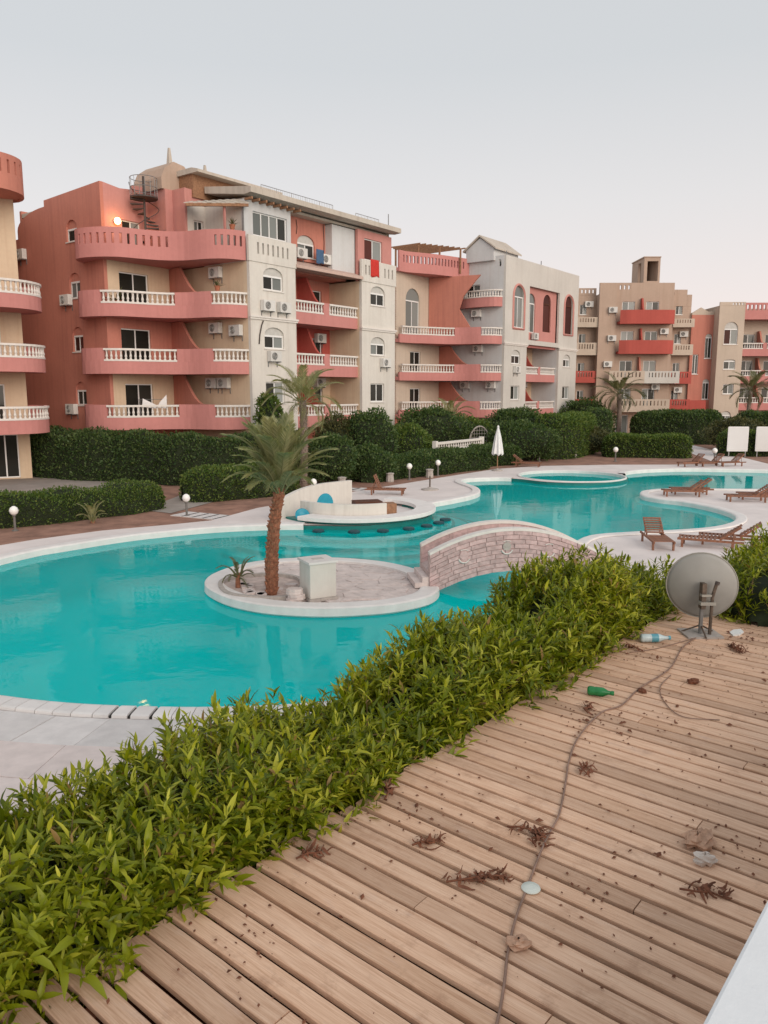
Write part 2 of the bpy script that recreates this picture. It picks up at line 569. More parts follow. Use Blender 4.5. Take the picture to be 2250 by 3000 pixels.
def window(parent, path, x0, x1, za, zb, arch=0, dep=.10, panes=2, glass='glass_dark', frame='frame_white', bar=.065, sill=True, name='window', open_pane=None, lun='lunette_grey'):
    f = MB()
    zt = zb - arch
    g = .004
    X0, X1, A = x0 + g, x1 - g, za + g
    tr = .10 if arch else bar
    pbox(f, path, X0, X0 + bar, dep, dep + .07, A, zt)
    pbox(f, path, X1 - bar, X1, dep, dep + .07, A, zt)
    pbox(f, path, X0 + bar, X1 - bar, dep, dep + .07, A, A + bar)
    pbox(f, path, X0 + bar, X1 - bar, dep - (.03 if arch else 0), dep + .07, zt - tr, zt - g)
    wdt = (X1 - X0 - 2 * bar)
    for i in range(1, panes):
        x = X0 + bar + wdt * i / panes
        pbox(f, path, x - bar * .5, x + bar * .5, dep + .005, dep + .065, A + bar, zt - tr)
    o = f.build(name, frame, parent)
    for i in range(panes):
        a = X0 + bar + wdt * i / panes + (bar * .5 if i else 0)
        b = X0 + bar + wdt * (i + 1) / panes - (bar * .5 if i < panes - 1 else 0)
        gm = glass if isinstance(glass, str) else glass[i % len(glass)]
        if open_pane == i: gm = 'glass_red'
        pbox(MB(), path, a + .002, b - .002, dep + .03, dep + .045, A + bar + .002, zt - tr - .002).build('pane', gm, o)
    if arch:
        K = 10
        cx, hw = (x0 + x1) / 2, (x1 - x0) / 2 - g
        pts = [(cx - hw * math.cos(math.pi * i / K), zt + (arch - g) * math.sin(math.pi * i / K)) for i in range(K + 1)]
        mm = MB()
        vs = [path.at(x, dep) + (z,) for x, z in pts] + [path.at(x, dep + .05) + (z,) for x, z in pts]
        n_ = K + 1
        mm.add(vs, [tuple(range(n_)), tuple(reversed(range(n_, 2 * n_)))] + [(i + 1, i, i + n_, i + 1 + n_) for i in range(K)] + [(0, K, K + n_, n_)])
        mm.build('lunette', lun, o)
    if sill:
        pbox(MB(), path, x0 - .05, x1 + .05, -.06, dep - .002, za - .06, za - .002).build('sill', 'trim_white', o)
    return o

# one baluster, one metre tall
BAL = MB().lathe([(.070, 0), (.070, .09), (.042, .14), (.072, .34), (.040, .62), (.040, .84), (.066, .90), (.066, 1.0)], 6).mesh('baluster', 'trim_white')

def balustrade(balc, path, xa, xb, z, h=.66, off=0.0, sp=.24):
    for z0, z1, d0, d1 in ((z, z + .09, -.02, .16), (z + h - .10, z + h, -.05, .19)):
        m = MB()
        wall_mb(m, path, z0, z1, (), d1 - d0, off + d0, xa, xb)
        m.build('handrail' if z0 > z + .2 else 'base_rail', 'trim_white', balc)
    n = max(2, int((xb - xa) / sp))
    for i in range(n):
        x = xa + (xb - xa) * (i + .5) / n
        p = path.at(x, off + .07)
        inst('baluster', BAL, balc, (p[0], p[1], z + .09), (0, 0, 0), (1, 1, h - .19))

def balcony(parent, path, z, back, sections, fh=.66, bh=.68, mat='band_plaster', th=.16, slab=True):
    "coral band along path, slab behind it, balustrades or solid parapet on top"
    m = MB()
    wall_mb(m, path, z, z + fh, (), th)
    if slab:
        k = max(2, int(path.L / .35)) if path.curved else 1
        poly = [path.at(path.L * i / k, th - .01) for i in range(k + 1)] + list(back)
        m.prism(poly, z + .03, z + .30)
    for kind, xa, xb in sections:
        if kind == 'solid':
            wall_mb(m, path, z + fh - .001, z + fh + bh, (), th, 0, xa, xb)
    o = m.build('balcony', mat, parent)
    for kind, xa, xb in sections:
        if kind == 'rail':
            balustrade(o, path, xa + .005, xb - .005, z + fh, bh - .02)
    return o

# air conditioner pieces, shared by all units (front faces -y, back at y=0)
AC_CASE = MB().box(-.42, .42, -.32, -.04, 0, .56).mesh('casing', 'ac_white')
_g = MB()
for r_ in (.20, .15, .10, .05):
    _g.tube([(-.12 + r_ * math.cos(a), -.335, .28 + r_ * math.sin(a)) for a in [2 * math.pi * i / 14 for i in range(15)]], .009, 4, False)
AC_GRILLE = _g.mesh('fan_grille', 'ac_white')
AC_FAN = MB().lathe([(.21, 0), (.21, .008)], 16).mesh('fan_opening', 'ac_dark')
AC_BR = MB().box(-.02, .02, -.34, 0, -.05, 0).box(-.02, .02, -.04, 0, -.3, -.05).mesh('bracket', 'metal_grey')

def ac(fr, s, y, z, yaw, label, group='air conditioners on the apartment walls'):
    O, ang = fr
    c_, s_ = math.cos(ang), math.sin(ang)
    r = empty('air_conditioner', (O[0] + s * c_ - y * s_, O[1] + s * s_ + y * c_, z), ang + yaw)
    tag(r, label, 'air conditioner', group)
    inst('casing', AC_CASE, r)
    inst('fan_opening', AC_FAN, r, (-.12, -.32, .28), (R(90), 0, 0))
    inst('fan_grille', AC_GRILLE, r)
    inst('bracket', AC_BR, r, (-.34, 0, 0))
    inst('bracket', AC_BR, r, (.34, 0, 0))
    return r

def fpt(fr, s, y, z=0.0):
    O, ang = fr
    c_, s_ = math.cos(ang), math.sin(ang)
    return (O[0] + s * c_ - y * s_, O[1] + s * s_ + y * c_, z)
# ------------------------------------------------------------------ ground, pool, island, bridge
POOL = [(-10.4, 19.3), (-10.6, 17), (-9.9, 14.4), (-8.3, 12.2), (-6.6, 11.0), (-5.6, 10.64), (-4.5, 10.36), (-3.4, 10.24), (-2.3, 10.22),
        (-.9, 10.4), (.7, 11.0), (2.1, 12.0), (3.4, 13.4), (4.4, 15.2), (4.9, 17.2), (5.1, 19.4), (5.4, 21.6), (6.35, 23.3), (7.84, 23.93), (9.4, 24.3),
        (10.7, 24.8), (11.74, 25.65), (12.43, 26.72), (12.73, 27.9), (12.6, 29.4), (12.1, 30.8), (11.42, 31.6), (11.1, 32.6), (11.5, 34.0),
        (12.4, 34.8), (13.8, 35.1), (15.3, 34.95), (17.5, 34.8), (21.5, 34.7), (24.5, 36.5), (25.3, 39.5), (24.0, 42.4), (21.8, 43.6), (19.2, 44.2), (17.3, 44.4),
        (15.1, 43.8), (13.6, 42.7), (13.0, 41.2), (12.75, 39.7), (11.6, 38.2), (9.8, 37.55), (8.1, 37.95), (7.0, 39.2), (6.2, 39.6), (5.2, 39.5), (4.2, 39.0), (3.85, 38.0),
        (4.05, 36.8), (4.35, 35.3), (4.2, 33.7), (3.65, 32.5), (2.75, 31.3), (1.9, 30.3), (1.75, 29.3), (1.85, 28.3), (1.55, 27.0), (.75, 26.0), (-.3, 25.4), (-1.3, 25.22),
        (-2.4, 25.3), (-3.6, 25.28), (-4.8, 25.05), (-5.84, 24.66), (-6.8, 24.1), (-7.7, 23.46), (-8.46, 22.7), (-9.15, 21.85), (-9.8, 21.0)]
POOL.reverse()                      # now clockwise reversed -> interior on the right; fixed below
def area2(p): return sum(p[i][0] * p[(i + 1) % len(p)][1] - p[(i + 1) % len(p)][0] * p[i][1] for i in range(len(p)))
if area2(POOL) < 0: POOL.reverse()
pool = catmull(POOL, True, 4)        # counter-clockwise: the water lies to the left
KID = [(9.95 + 2.75 * math.cos(2 * math.pi * i / 48), 40.65 + 2.75 * math.sin(2 * math.pi * i / 48)) for i in range(48)]

def sheet(name, outer, holes, z, mat, kind='structure', fn=None):
    polys = [outer] + list(holes)
    flat = [p for q in polys for p in q]
    tris = tessellate_polygon([[Vector((x, y, 0)) for x, y in q] for q in polys])
    m = MB()
    fs = []
    for t in tris:
        a, b, c = (flat[i] for i in t)
        ar = (b[0] - a[0]) * (c[1] - a[1]) - (c[0] - a[0]) * (b[1] - a[1])
        if abs(ar) < 1e-9: continue
        fs.append(tuple(t) if ar > 0 else tuple(reversed(t)))
    m.add([(x, y, z) for x, y in flat], fs)
    o = m.build(name, mat)
    if kind: o['kind'] = kind
    return o

def offset(poly, d):
    "closed counter-clockwise polygon pushed outwards by d"
    n = len(poly)
    out = []
    for i in range(n):
        a, b = np.array(poly[i - 1]), np.array(poly[(i + 1) % n])
        t = (b - a) / np.linalg.norm(b - a)
        out.append((poly[i][0] + t[1] * d, poly[i][1] - t[0] * d))
    return out

hole = offset(pool, .12)
kid_hole = offset(KID, .06)
sheet('ground', [(-500, -200), (500, -200), (500, 900), (-500, 900)], [offset(pool, .10), offset(KID, .05)], -.03, 'soil')
DECKOUT = [(-18, -6), (60, -6), (60, 47.2), (20, 47.4), (14, 47.3), (9.5, 46.5), (6.5, 44.6), (4.0, 41.4), (1.6, 38.2), (-.8, 35.0), (-2.9, 32.2), (-4.9, 29.3), (-6.0, 26.4), (-7.2, 25.55),
           (-9.1, 24.4), (-10.6, 22.85), (-12.0, 20.8), (-13.5, 18.2), (-16.5, 16.0)]
sheet('pool_paving', DECKOUT, [hole, kid_hole], 0.0, 'paving')
sheet('road', [(-60, 31.5), (-16, 31.5), (-12.8, 33.6), (-11.2, 36.5), (-11.5, 39.2), (-16, 41), (-60, 41)], [], -.012, 'road')
sheet('garden_path', [(-9.2, 28.9), (-7.9, 28.1), (-7.0, 31.0), (-7.6, 34), (-8.8, 34)], [], -.014, 'road')
sheet('garden_path', [(20.8, 47.3), (24.0, 47.3), (25.6, 60), (27, 72), (24.8, 72), (23.3, 60)], [], -.014, 'paving')

# basin, floor and water
def basin(name, poly, zb, mat):
    m = MB()
    n = len(poly)
    vs = [(x, y, -.02) for x, y in poly] + [(x, y, zb) for x, y in poly]
    fs = [(i + n, (i + 1) % n + n, (i + 1) % n, i) for i in range(n)]
    m.add(vs, [tuple(reversed(f)) for f in fs])
    tris = tessellate_polygon([[Vector((x, y, 0)) for x, y in poly]])
    m.add([(x, y, zb) for x, y in poly], [tuple(t) for t in tris])
    o = m.build(name, mat)
    o['kind'] = 'structure'
    return o
basin('pool_basin', offset(pool, .08), -1.5, 'pool_tile')
basin('kids_pool_basin', offset(KID, .03), -.5, 'pool_tile')
WZ = -.14
sheet('water', offset(pool, .07), [], WZ, 'water')
sheet('kids_pool_water', offset(KID, .02), [], WZ + .03, 'water')

def ring_strip(m, poly, prof, i0=0, i1=None, closed=True):
    "sweep profile [(outward, z)] along polygon points"
    n = len(poly)
    idx = list(range(n)) if closed else list(range(i0, i1))
    rows = []
    for i in idx:
        a, b = np.array(poly[(i - 1) % n]), np.array(poly[(i + 1) % n])
        t = (b - a) / np.linalg.norm(b - a)
        p = poly[i % n]
        rows.append([(p[0] + t[1] * d, p[1] - t[0] * d, z) for d, z in prof])
    k = len(prof)
    vs = [v_ for r_ in rows for v_ in r_]
    fs = []
    cnt = len(idx)
    for i in range(cnt if closed else cnt - 1):
        j = (i + 1) % cnt
        for q in range(k - 1):
            fs.append((i * k + q, i * k + q + 1, j * k + q + 1, j * k + q))
        fs.append((i * k + k - 1, i * k, j * k, j * k + k - 1))
    if not closed:
        fs.append(tuple(range(k)))
        fs.append(tuple(reversed([(cnt - 1) * k + q for q in range(k)])))
    return m.add(vs, fs)

PROF = [(-.03, -.30), (-.03, .015), (.0, .05), (.06, .062), (.30, .062), (.34, .05), (.35, .01), (.12, -.06)]
# the near rim is laid of separate stones, the rest reads as one cast rim
cop = empty('pool_coping')
cop['kind'] = 'structure'
near_i = [i for i, p in enumerate(pool) if p[1] < 11.2 and -7.5 < p[0] < 1.2]
i0, i1 = min(near_i), max(near_i)
m = MB()
rest = pool[i1:] + pool[:i0 + 1]
nR = len(rest)
rows = []
pp = Path(rest)
for i in range(nR):
    a = rest[max(i - 1, 0)]; b_ = rest[min(i + 1, nR - 1)]
    t_ = np.array(b_) - np.array(a); t_ /= np.linalg.norm(t_)
    rows.append([(rest[i][0] + t_[1] * d, rest[i][1] - t_[0] * d, z) for d, z in PROF])
k = len(PROF)
fs = []
for i in range(nR - 1):
    if math.hypot(rest[i][0] + 1.1, rest[i][1] - 28.2) < 3.2 and rest[i][1] < 29.6 and rest[i][0] > -2.7: continue
    if math.hypot(rest[i][0] - 9.95, rest[i][1] - 40.65) < 3.55 and rest[i][1] < 41.6: continue    # thin rim shared with the kids' pool   # the bar counter takes over here
    for q in range(k):
        q2 = (q + 1) % k
        fs.append((i * k + q, i * k + q2, (i + 1) * k + q2, (i + 1) * k + q))
m.add([v_ for r_ in rows for v_ in r_], fs)
m.build('cast_rim', 'coping', cop, smooth=False)
npath = Path(pool[i0:i1 + 1])
x = 0.0
kk = 0
while x < npath.L - .1:
    wd = .26 if kk % 3 else .30
    gap = .012
    cx = npath.at(x)[0]
    if -4.1 < cx < -3.15: gap = .05
    elif -2.9 <= cx < -2.3 and kk % 4 == 0: gap = .035
    x1 = min(x + wd, npath.L)
    m = MB()
    c_ = []
    for xx in (x, x1 - gap):
        c_.append([npath.at(xx, -d) + (z,) for d, z in PROF])
    m.add(c_[0] + c_[1], [(q, (q + 1) % k, (q + 1) % k + k, q + k) for q in range(k)] + [tuple(reversed(range(k))), tuple(range(k, 2 * k))])
    m.build('coping_stone', 'coping', cop)
    x = x1
    kk += 1
pbox_m = MB()
wall_mb(pbox_m, npath, -.30, .03, (), .30, -.32)
pbox_m.build('rim_bed', 'drain_dark', cop)
m = MB(); ring_strip(m, pool, [(-.0, -.32), (-.26, -.30), (-.26, -.24), (-.0, -.22)]); m.build('ledge', 'coping', cop)
# bands of slabs behind the near rim
slabs = empty('rim_paving')
slabs['kind'] = 'structure'
d0 = .37
for row, (dw, wd, mt, zz) in enumerate(((.82, .78, 'paving_slab', .016), (.85, .9, 'paving_pink', .018), (.85, .95, 'paving_pink', .015), (.9, 1.0, 'paving_pink', .017), (.9, 1.0, 'paving_pink', .015))):
    sc_ = 1 + (d0 + dw / 2) / 9.0
    nS = int(npath.L * sc_ / wd)
    for i in range(nS):
        xa, xb = npath.L * (i + .37 * (row % 2)) / nS, npath.L * (i + 1 + .37 * (row % 2)) / nS
        if xb > npath.L: continue
        g = .006 / sc_
        sl = .10 * (1 if row == 0 else 0)
        q = [npath.at(xa + g, -d0 - .004), npath.at(xb - g, -d0 - .004), npath.at(xb - g - sl, -d0 - dw + .004), npath.at(xa + g - sl, -d0 - dw + .004)]
        zt = zz + random.uniform(-.003, .003)
        MB().hexa([p + (.002,) for p in q] + [p + (zt,) for p in q]).build('paving_slab', mt, slabs)
    d0 += dw

m = MB(); ring_strip(m, pool, [(.074, -.30), (.060, -.30), (.060, -.021), (.074, -.021)]); o = m.build('waterline_band', 'pool_edge', cop)
# kids pool rim
km = MB()
ring_strip(km, KID, [(-.02, -.25), (-.02, .02), (.01, .05), (.07, .05), (.09, .02), (.08, -.2)])
o = km.build('kids_pool_rim', 'coping'); o['kind'] = 'structure'

# steps below the water round the swim-up bar
BC = (-1.1, 28.2)
stp = empty('pool_steps'); stp['kind'] = 'structure'
for i, (r_, z_) in enumerate(((3.7, -.34), (4.35, -.5), (4.95, -.66), (5.5, -.82))):
    def arcp(rr): return [(BC[0] + rr * math.cos(a), BC[1] + rr * math.sin(a)) for a in [R(-140) + R(200) * q / 40 for q in range(41)]]
    m = MB(); m.prism(arcp(r_) + list(reversed(arcp(2.9))), -1.5, z_); m.build('step', 'pool_tile', stp)
    m = MB(); m.prism(arcp(r_ + .03) + list(reversed(arcp(r_ - .07))), z_ - .1, z_ + .006); m.build('step_edge', 'pool_edge', stp)

# ---- island
ISL = [(-4.1, 17.1), (-4.16, 18.09), (-3.71, 19.1), (-2.92, 19.75), (-1.59, 20.0), (-.22, 19.6), (.64, 18.85), (1.1, 17.95), (1.25, 16.95), (1.05, 16.15), (.5, 15.6), (-.18, 15.28),
       (-1.21, 15.11), (-2.28, 15.28), (-3.06, 15.7), (-3.65, 16.3)]
if area2(ISL) < 0: ISL.reverse()
isl = catmull(ISL, True, 4)
island = empty('pool_island', (0, 0, 0)); island['kind'] = 'structure'
m = MB(); m.prism(offset(isl, -.22), -1.5, .0); m.build('island_base', 'pool_tile', island)
m = MB(); m.prism(offset(isl, -.30), -.04, .025); m.build('stone_bed', 'grout', island)
m = MB(); ring_strip(m, isl, [(-.42, -.05), (-.42, .075), (-.36, .09), (-.05, .085), (0, .06), (.01, -.10), (-.06, -.16), (-.21, -.16), (-.21, -.1)]); m.build('island_rim', 'coping', island)
PIT = [(-3.45, 16.3), (-3.75, 17.2), (-3.5, 17.8), (-2.7, 18.0), (-2.0, 17.6), (-1.85, 16.6), (-2.1, 15.9), (-2.9, 15.95)]
if area2(PIT) < 0: PIT.reverse()
pit = catmull(PIT, True, 4)
def inside(p, poly):
    c = False
    for i in range(len(poly)):
        (x1, y1), (x2, y2) = poly[i], poly[i - 1]
        if (y1 > p[1]) != (y2 > p[1]) and p[0] < (x2 - x1) * (p[1] - y1) / (y2 - y1) + x1: c = not c
    return c
m = MB(); m.prism(pit, .02, .045); m.build('planting_soil', 'pit_soil', island)
m = MB(); ring_strip(m, pit, [(-.05, .0), (-.05, .12), (.05, .12), (.05, .0)]); m.build('planting_kerb', 'concrete', island)
# crazy paving: jittered cells shrunk to leave joints
inner = offset(isl, -.44)
gs = .36
pts = {}
for i in range(-12, 8):
    for j in range(0, 20):
        pts[i, j] = (i * gs + random.uniform(-.11, .11) + (.18 if j % 2 else 0) - .6, 14.6 + j * gs * .85 + random.uniform(-.1, .1))
for i in range(-12, 7):
    for j in range(0, 19):
        q = [pts[i, j], pts[i + 1, j], pts[i + 1, j + 1], pts[i, j + 1]]
        c_ = (sum(p[0] for p in q) / 4, sum(p[1] for p in q) / 4)
        if not all(inside(p, inner) for p in q):
            q = [(p if inside(p, inner) else tuple(np.array(c_) + (np.array(p) - c_) * .45)) for p in q]
            if not all(inside(p, inner) for p in q): continue
        if any(inside(p, pit) for p in q + [c_]): continue
        q = [tuple(np.array(c_) + (np.array(p) - np.array(c_)) * .965) for p in q]
        zt = .045 + random.uniform(-.006, .006)
        MB().hexa([p + (.0,) for p in q] + [p + (zt,) for p in q]).build('paving_stone', 'island_stone', island)

# ---- bridge: band arched over the channel, parapets both sides
BA, BB = np.array((1.02, 16.85)), np.array((5.60, 17.50))
bd = (BB - BA); BL = float(np.linalg.norm(bd)); bd /= BL
bn = np.array((-bd[1], bd[0]))
bridge = empty('stone_bridge', (BA[0], BA[1], 0), math.atan2(bd[1], bd[0]))
tag(bridge, 'arched pink stone footbridge with low parapets joining island to poolside', 'bridge')
def btop(x):
    return 1.34 - .14 * (x - 1.92) ** 2
NB = 26
def barc(m, y0, y1, zlo, zhi, x0=0.0, x1=None):
    x1 = BL if x1 is None else x1
    xs = [x0 + (x1 - x0) * i / NB for i in range(NB + 1)]
    lo = [(x_, max(-.6, zlo(x_))) for x_ in xs]; hi = [(x_, zhi(x_)) for x_ in xs]
    vs = []
    for (xa, za), (xb, zb_) in zip(lo, hi):
        vs += [(xa, y0, za), (xa, y1, za), (xb, y1, zb_), (xb, y0, zb_)]
    fs = [(0, 1, 2, 3), tuple(4 * NB + q for q in (3, 2, 1, 0))]
    for i in range(NB):
        for q in range(4):
            q2 = (q + 1) % 4
            fs.append((4 * i + q, 4 * (i + 1) + q, 4 * (i + 1) + q2, 4 * i + q2))
    return m.add(vs, fs)
BW = 1.15
barc(MB(), .0, BW, lambda x: btop(x) - .96, lambda x: btop(x) - .42).build('bridge_deck', 'bridge_mortar', bridge)
for y0 in (.0, BW - .16):
    nm = MB()
    barc(nm, y0 + .003, y0 + .157, lambda x: btop(x) - .45, lambda x: btop(x) - .03)
    par = nm.build('parapet', 'bridge_mortar', bridge)
    barc(MB(), y0 - .03, y0 + .19, lambda x: btop(x) - .03, lambda x: btop(x) + .03).build('parapet_cap', 'trim_white', par)
stone_faces = [(-.022, .004, 0.0, .945)] + [(BW - .165, BW - .158, .52, .93)]
for fy0, fy1, zb0, zb1 in stone_faces:
    rows = 9 if zb0 == 0 else 4
    for r_ in range(rows):
        za, zb_ = zb0 + (zb1 - zb0) * r_ / rows, zb0 + (zb1 - zb0) * (r_ + 1) / rows
        x = -.25 * (r_ % 2) - random.uniform(0, .1)
        while x < BL - .1:
            x2 = x + random.uniform(.24, .46)
            a, b_ = max(x, 0) + .007, min(x2, BL) - .007
            x = x2
            if b_ - a < .08: continue
            dy = random.uniform(-.008, .006)
            c4 = [(a, btop(a) - .96 + za + .007), (b_, btop(b_) - .96 + za + .007), (b_, btop(b_) - .96 + zb_ - .006), (a, btop(a) - .96 + zb_ - .006)]
            if min(c[1] for c in c4) < -.5: continue
            MB().hexa([(p[0], fy0 + dy, p[1]) for p in c4[:2]] + [(p[0], fy1, p[1]) for p in reversed(c4[:2])] + [(p[0], fy0 + dy, p[1]) for p in (c4[3], c4[2])] + [(p[0], fy1, p[1]) for p in (c4[2], c4[3])]).build('stone', 'bridge_stone', bridge)
# small round light niches with white lips on the near face
for t_ in (.17, .385, .60, .83):
    x_ = BL * t_; z_ = btop(x_) - .42
    nm_ = empty('light_niche', (x_, -.03, z_), 0, bridge)
    MB().tube([(.13 * math.cos(a), -.012, .13 * math.sin(a)) for a in [R(200) + R(140) * q / 8 for q in range(9)]], .016, 5).build('lower_lip', 'trim_white', nm_)
    MB().tube([(.10 * math.cos(a), -.012, .14 + .03 * math.sin(a)) for a in [R(30) + R(120) * q / 5 for q in range(6)]], .011, 5).build('upper_lip', 'trim_white', nm_)
    MB().prism([(.10 * math.cos(a), .04 + .10 * math.sin(a)) for a in [2 * math.pi * q / 12 for q in range(12)]], -.004, .02, lambda x, z, k: (x, k, z)).build('recess', 'bridge_stone' if abs(t_ - .385) > .01 else 'concrete', nm_)

# ------------------------------------------------------------------ apartment buildings
ANG = R(52.7)
FR1 = ((-6.06, 43.5), ANG)
FR2 = (fpt(FR1, 28.3, 0)[:2], ANG)
LEV = (2.42, 5.38, 8.34)
GD, GC = 'glass_dark', 'glass_curtain'

def bay(root, s0, s1, ztop, wins, ops_extra=(), mat='white_plaster', depth=6.0, sidemat='cream_plaster', corn=8.4, side_ops=()):
    p = line((s0, 0), (s1, 0))
    ops = [(w_[0] - s0, w_[1] - s0) + tuple(w_[2:5]) for w_ in wins] + list(ops_extra)
    wall('wall', p, 0, ztop, mat, root, ops)
    for w_ in wins:
        window(root, p, w_[0] - s0, w_[1] - s0, w_[2], w_[3], w_[4], glass=w_[5] if len(w_) > 5 else (GD, GC))
    wall('wall', line((s0, depth), (s0, .2)), 0, ztop, sidemat, root, side_ops)
    wall('wall', line((s1, .2), (s1, depth)), 0, ztop, mat, root)
    if corn:
        m = MB()
        m.box(s0 - .10, s1 + .10, -.12, -.001, corn, corn + .10).box(s0 - .06, s1 + .06, -.07, -.001, corn - .10, corn - .001)
        m.build('cornice', 'trim_white', root)

def slots(n, x0, x1, za, zb, wd=.13):
    return [(x0 + (x1 - x0) * (i + .5) / n - wd / 2, x0 + (x1 - x0) * (i + .5) / n + wd / 2, za, zb) for i in range(n)]

def balc_path(dx=0.0):
    pts = [(-6.45, 7.9), (-7.05, 7.55), (-7.5, 6.8), (-7.25, 5.6), (-6.5, 4.65), (-5.4, 4.2), (-4.45, 3.7), (-3.75, 2.85), (-3.35, 1.5), (-2.75, .62), (-1.76, .22)]
    return Path([(x + dx, y) for x, y in pts], 6)

def fin(root, a, b, z0, z1, zr, mat='coral_plaster', full=.30, low=.86):
    "curved partition between two balconies: full height at a, parapet height at b"
    a, b = np.array(a), np.array(b)
    L_ = float(np.linalg.norm(b - a)); d = (b - a) / L_; nn = np.array((-d[1], d[0])) * .08
    pr = [(0, z0), (L_, z0), (L_, zr)]
    for i in range(9):
        t = i / 8
        pr.append((L_ * (low - (low - full) * t), zr + (z1 - zr) * (1 - math.cos(t * math.pi / 2)) if t < 1 else z1))
    pr += [(0, z1)]
    def fn(x, z, k): return tuple(a + d * x + nn * k) + (z,)
    return MB().prism(pr, -1, 1, fn).build('partition', mat, root)

# ============ building one: red end block, two white bays
b1 = empty('apartment_building', FR1[0] + (0,), ANG)
tag(b1, 'four storey coral and white apartment block with wavy balconies and spiral stair on its terrace', 'building')
w3 = lambda c, g=(GD, GC): (c - .76, c + .74, 9.92, 11.12, .42, g)
w2 = lambda c, g=(GD, GC): (c - .76, c + .74, 6.80, 7.95, .42, g)
w1 = lambda c, g=(GD, GC): (c - .74, c + .72, 3.80, 4.98, 0, g)
loggia_ops = [(6 - 4.8, 5.79 - .02, 11.75, 14.05)]
bay(b1, -1.75, 1.75, 11.3, [w3(0), w2(0), w1(0, (GD, 'glass_curtain'))])
bay(b1, 7.7, 11.2, 11.3, [w3(9.35, (GD, GD)), w2(9.35, (GC, GD)), w1(9.3, (GD, GD)), (8.75, 9.95, .55, 2.0, .45, (GD,))])
# slotted parapets above the bays
for s0 in (-1.75, 7.7):
    p = line((s0 - .06, -.05), (s0 + 3.56, -.05))
    so = slots(7, .5, 3.1, 11.72, 12.30) if s0 < 0 else slots(2, .25, .95, 11.72, 12.30) + slots(3, 2.2, 3.4, 11.72, 12.30)
    wall('slotted_parapet', p, 11.30, 12.62, 'white_plaster', b1, so, .16)
# top storey of the bays
p = line((-1.75, .30), (1.75, .30))
wall('wall', p, 11.302, 14.45, 'grey_and_shaded_white_plaster', b1, [(.62, 3.20, 12.72, 13.95)])
window(b1, p, .62, 3.20, 12.72, 13.95, 0, panes=4, glass=(GC, GC, GC, GD), sill=False)
wall('wall', line((-1.75, 3.6), (-1.75, .5)), 11.302, 14.45, 'white_plaster', b1)
plw = line((-2.98, 3.4), (-1.752, 3.4))
wall('wall', plw, 11.67, 14.45, 'white_plaster', b1, [(.45, 1.1, 11.7, 13.65)])
window(b1, plw, .45, 1.1, 11.7, 13.65, 0, glass=(GC, GD), sill=False, name='balcony_door')
wall('wall', line((-3.6, 4.4), (-3.121, 4.4)), 11.67, 15.2, 'pink_plaster', b1)
wall('wall', line((-3.6, 5.99), (-3.6, 4.601)), 11.67, 15.2, 'pink_plaster', b1)
wall('wall', line((-3.12, 4.6), (-3.12, 3.38)), 11.67, 15.2, 'pink_plaster', b1, th=.13)
wall('wall', line((-2.98, 3.42), (-1.76, 3.42)), 14.451, 15.2, 'pink_plaster', b1)
MB().box(-3.39, -1.76, 4.61, 5.98, 14.9, 15.15).build('roof_slab', 'roof_plaster', b1)
MB().box(-2.52, -2.42, .95, 1.05, 11.67, 14.2).build('post', 'pink_plaster', b1)
MB().box(-1.83, -1.77, .30, .36, 12.7, 14.3).build('post', 'metal_grey', b1)
p = line((7.7, .30), (11.2, .30))
wall('wall', p, 11.302, 14.45, 'pink_plaster', b1, [(.65, 2.5, 12.7, 14.0)])
window(b1, p, .65, 2.5, 12.7, 14.0, 0, glass=('glass_red', GC), sill=False)
wall('wall', line((11.2, .5), (11.2, 14.5)), 11.302, 14.9, 'cream_plaster', b1)
wall('wall', line((11.2, 6.0), (11.2, 14.5)), 0, 11.3, 'cream_plaster', b1)
wall('wall', line((11.0, 14.5), (-6.3, 14.5)), 0, 14.9, 'coral_plaster', b1)
MB().box(-6.29, 10.99, 6.21, 14.29, 14.5, 14.72).build('roof_slab', 'roof_plaster', b1)
MB().box(-1.5, 10.99, .51, 6.2, 14.46, 14.6).build('roof_slab', 'roof_plaster', b1)
# end wall with arched windows
MB().box(-6.5, -6.3, 14.501, 15.2, 0, 13.3).build('buttress', 'coral_plaster', b1)
pe = line((-6.5, 14.5), (-6.5, 6.0))
eo = [(5.15, 6.2, 12.55, 13.68, .45), (5.15, 6.2, 9.55, 10.9, .45), (5.15, 6.2, 6.65, 8.0, .45), (5.15, 6.2, 3.7, 5.0, .45)]
wall('end_wall', pe, 0, 13.7, 'coral_plaster', b1, eo)
for i, e_ in enumerate(eo):
    window(b1, pe, *e_, glass=((GD,), (GC, GC), ('glass_red', 'glass_red'), (GD, GD))[i], panes=1 if i == 0 else 2, lun='coral_plaster')
gab = [(0, 13.701), (8.5, 13.701), (8.5, 15.25), (7.7, 15.22), (3.05, 15.05), (3.05, 14.72)]
for q in range(1, 8):
    a = R(90 * q / 8)
    gab.append((3.05 - 3.05 * math.sin(a), 13.75 + .97 * math.cos(a)))
gab.append((0, 13.75))
MB().prism(gab, 0, .2, lambda x, z, k: pe.at(x, k) + (z,)).build('gable', 'coral_plaster', b1)
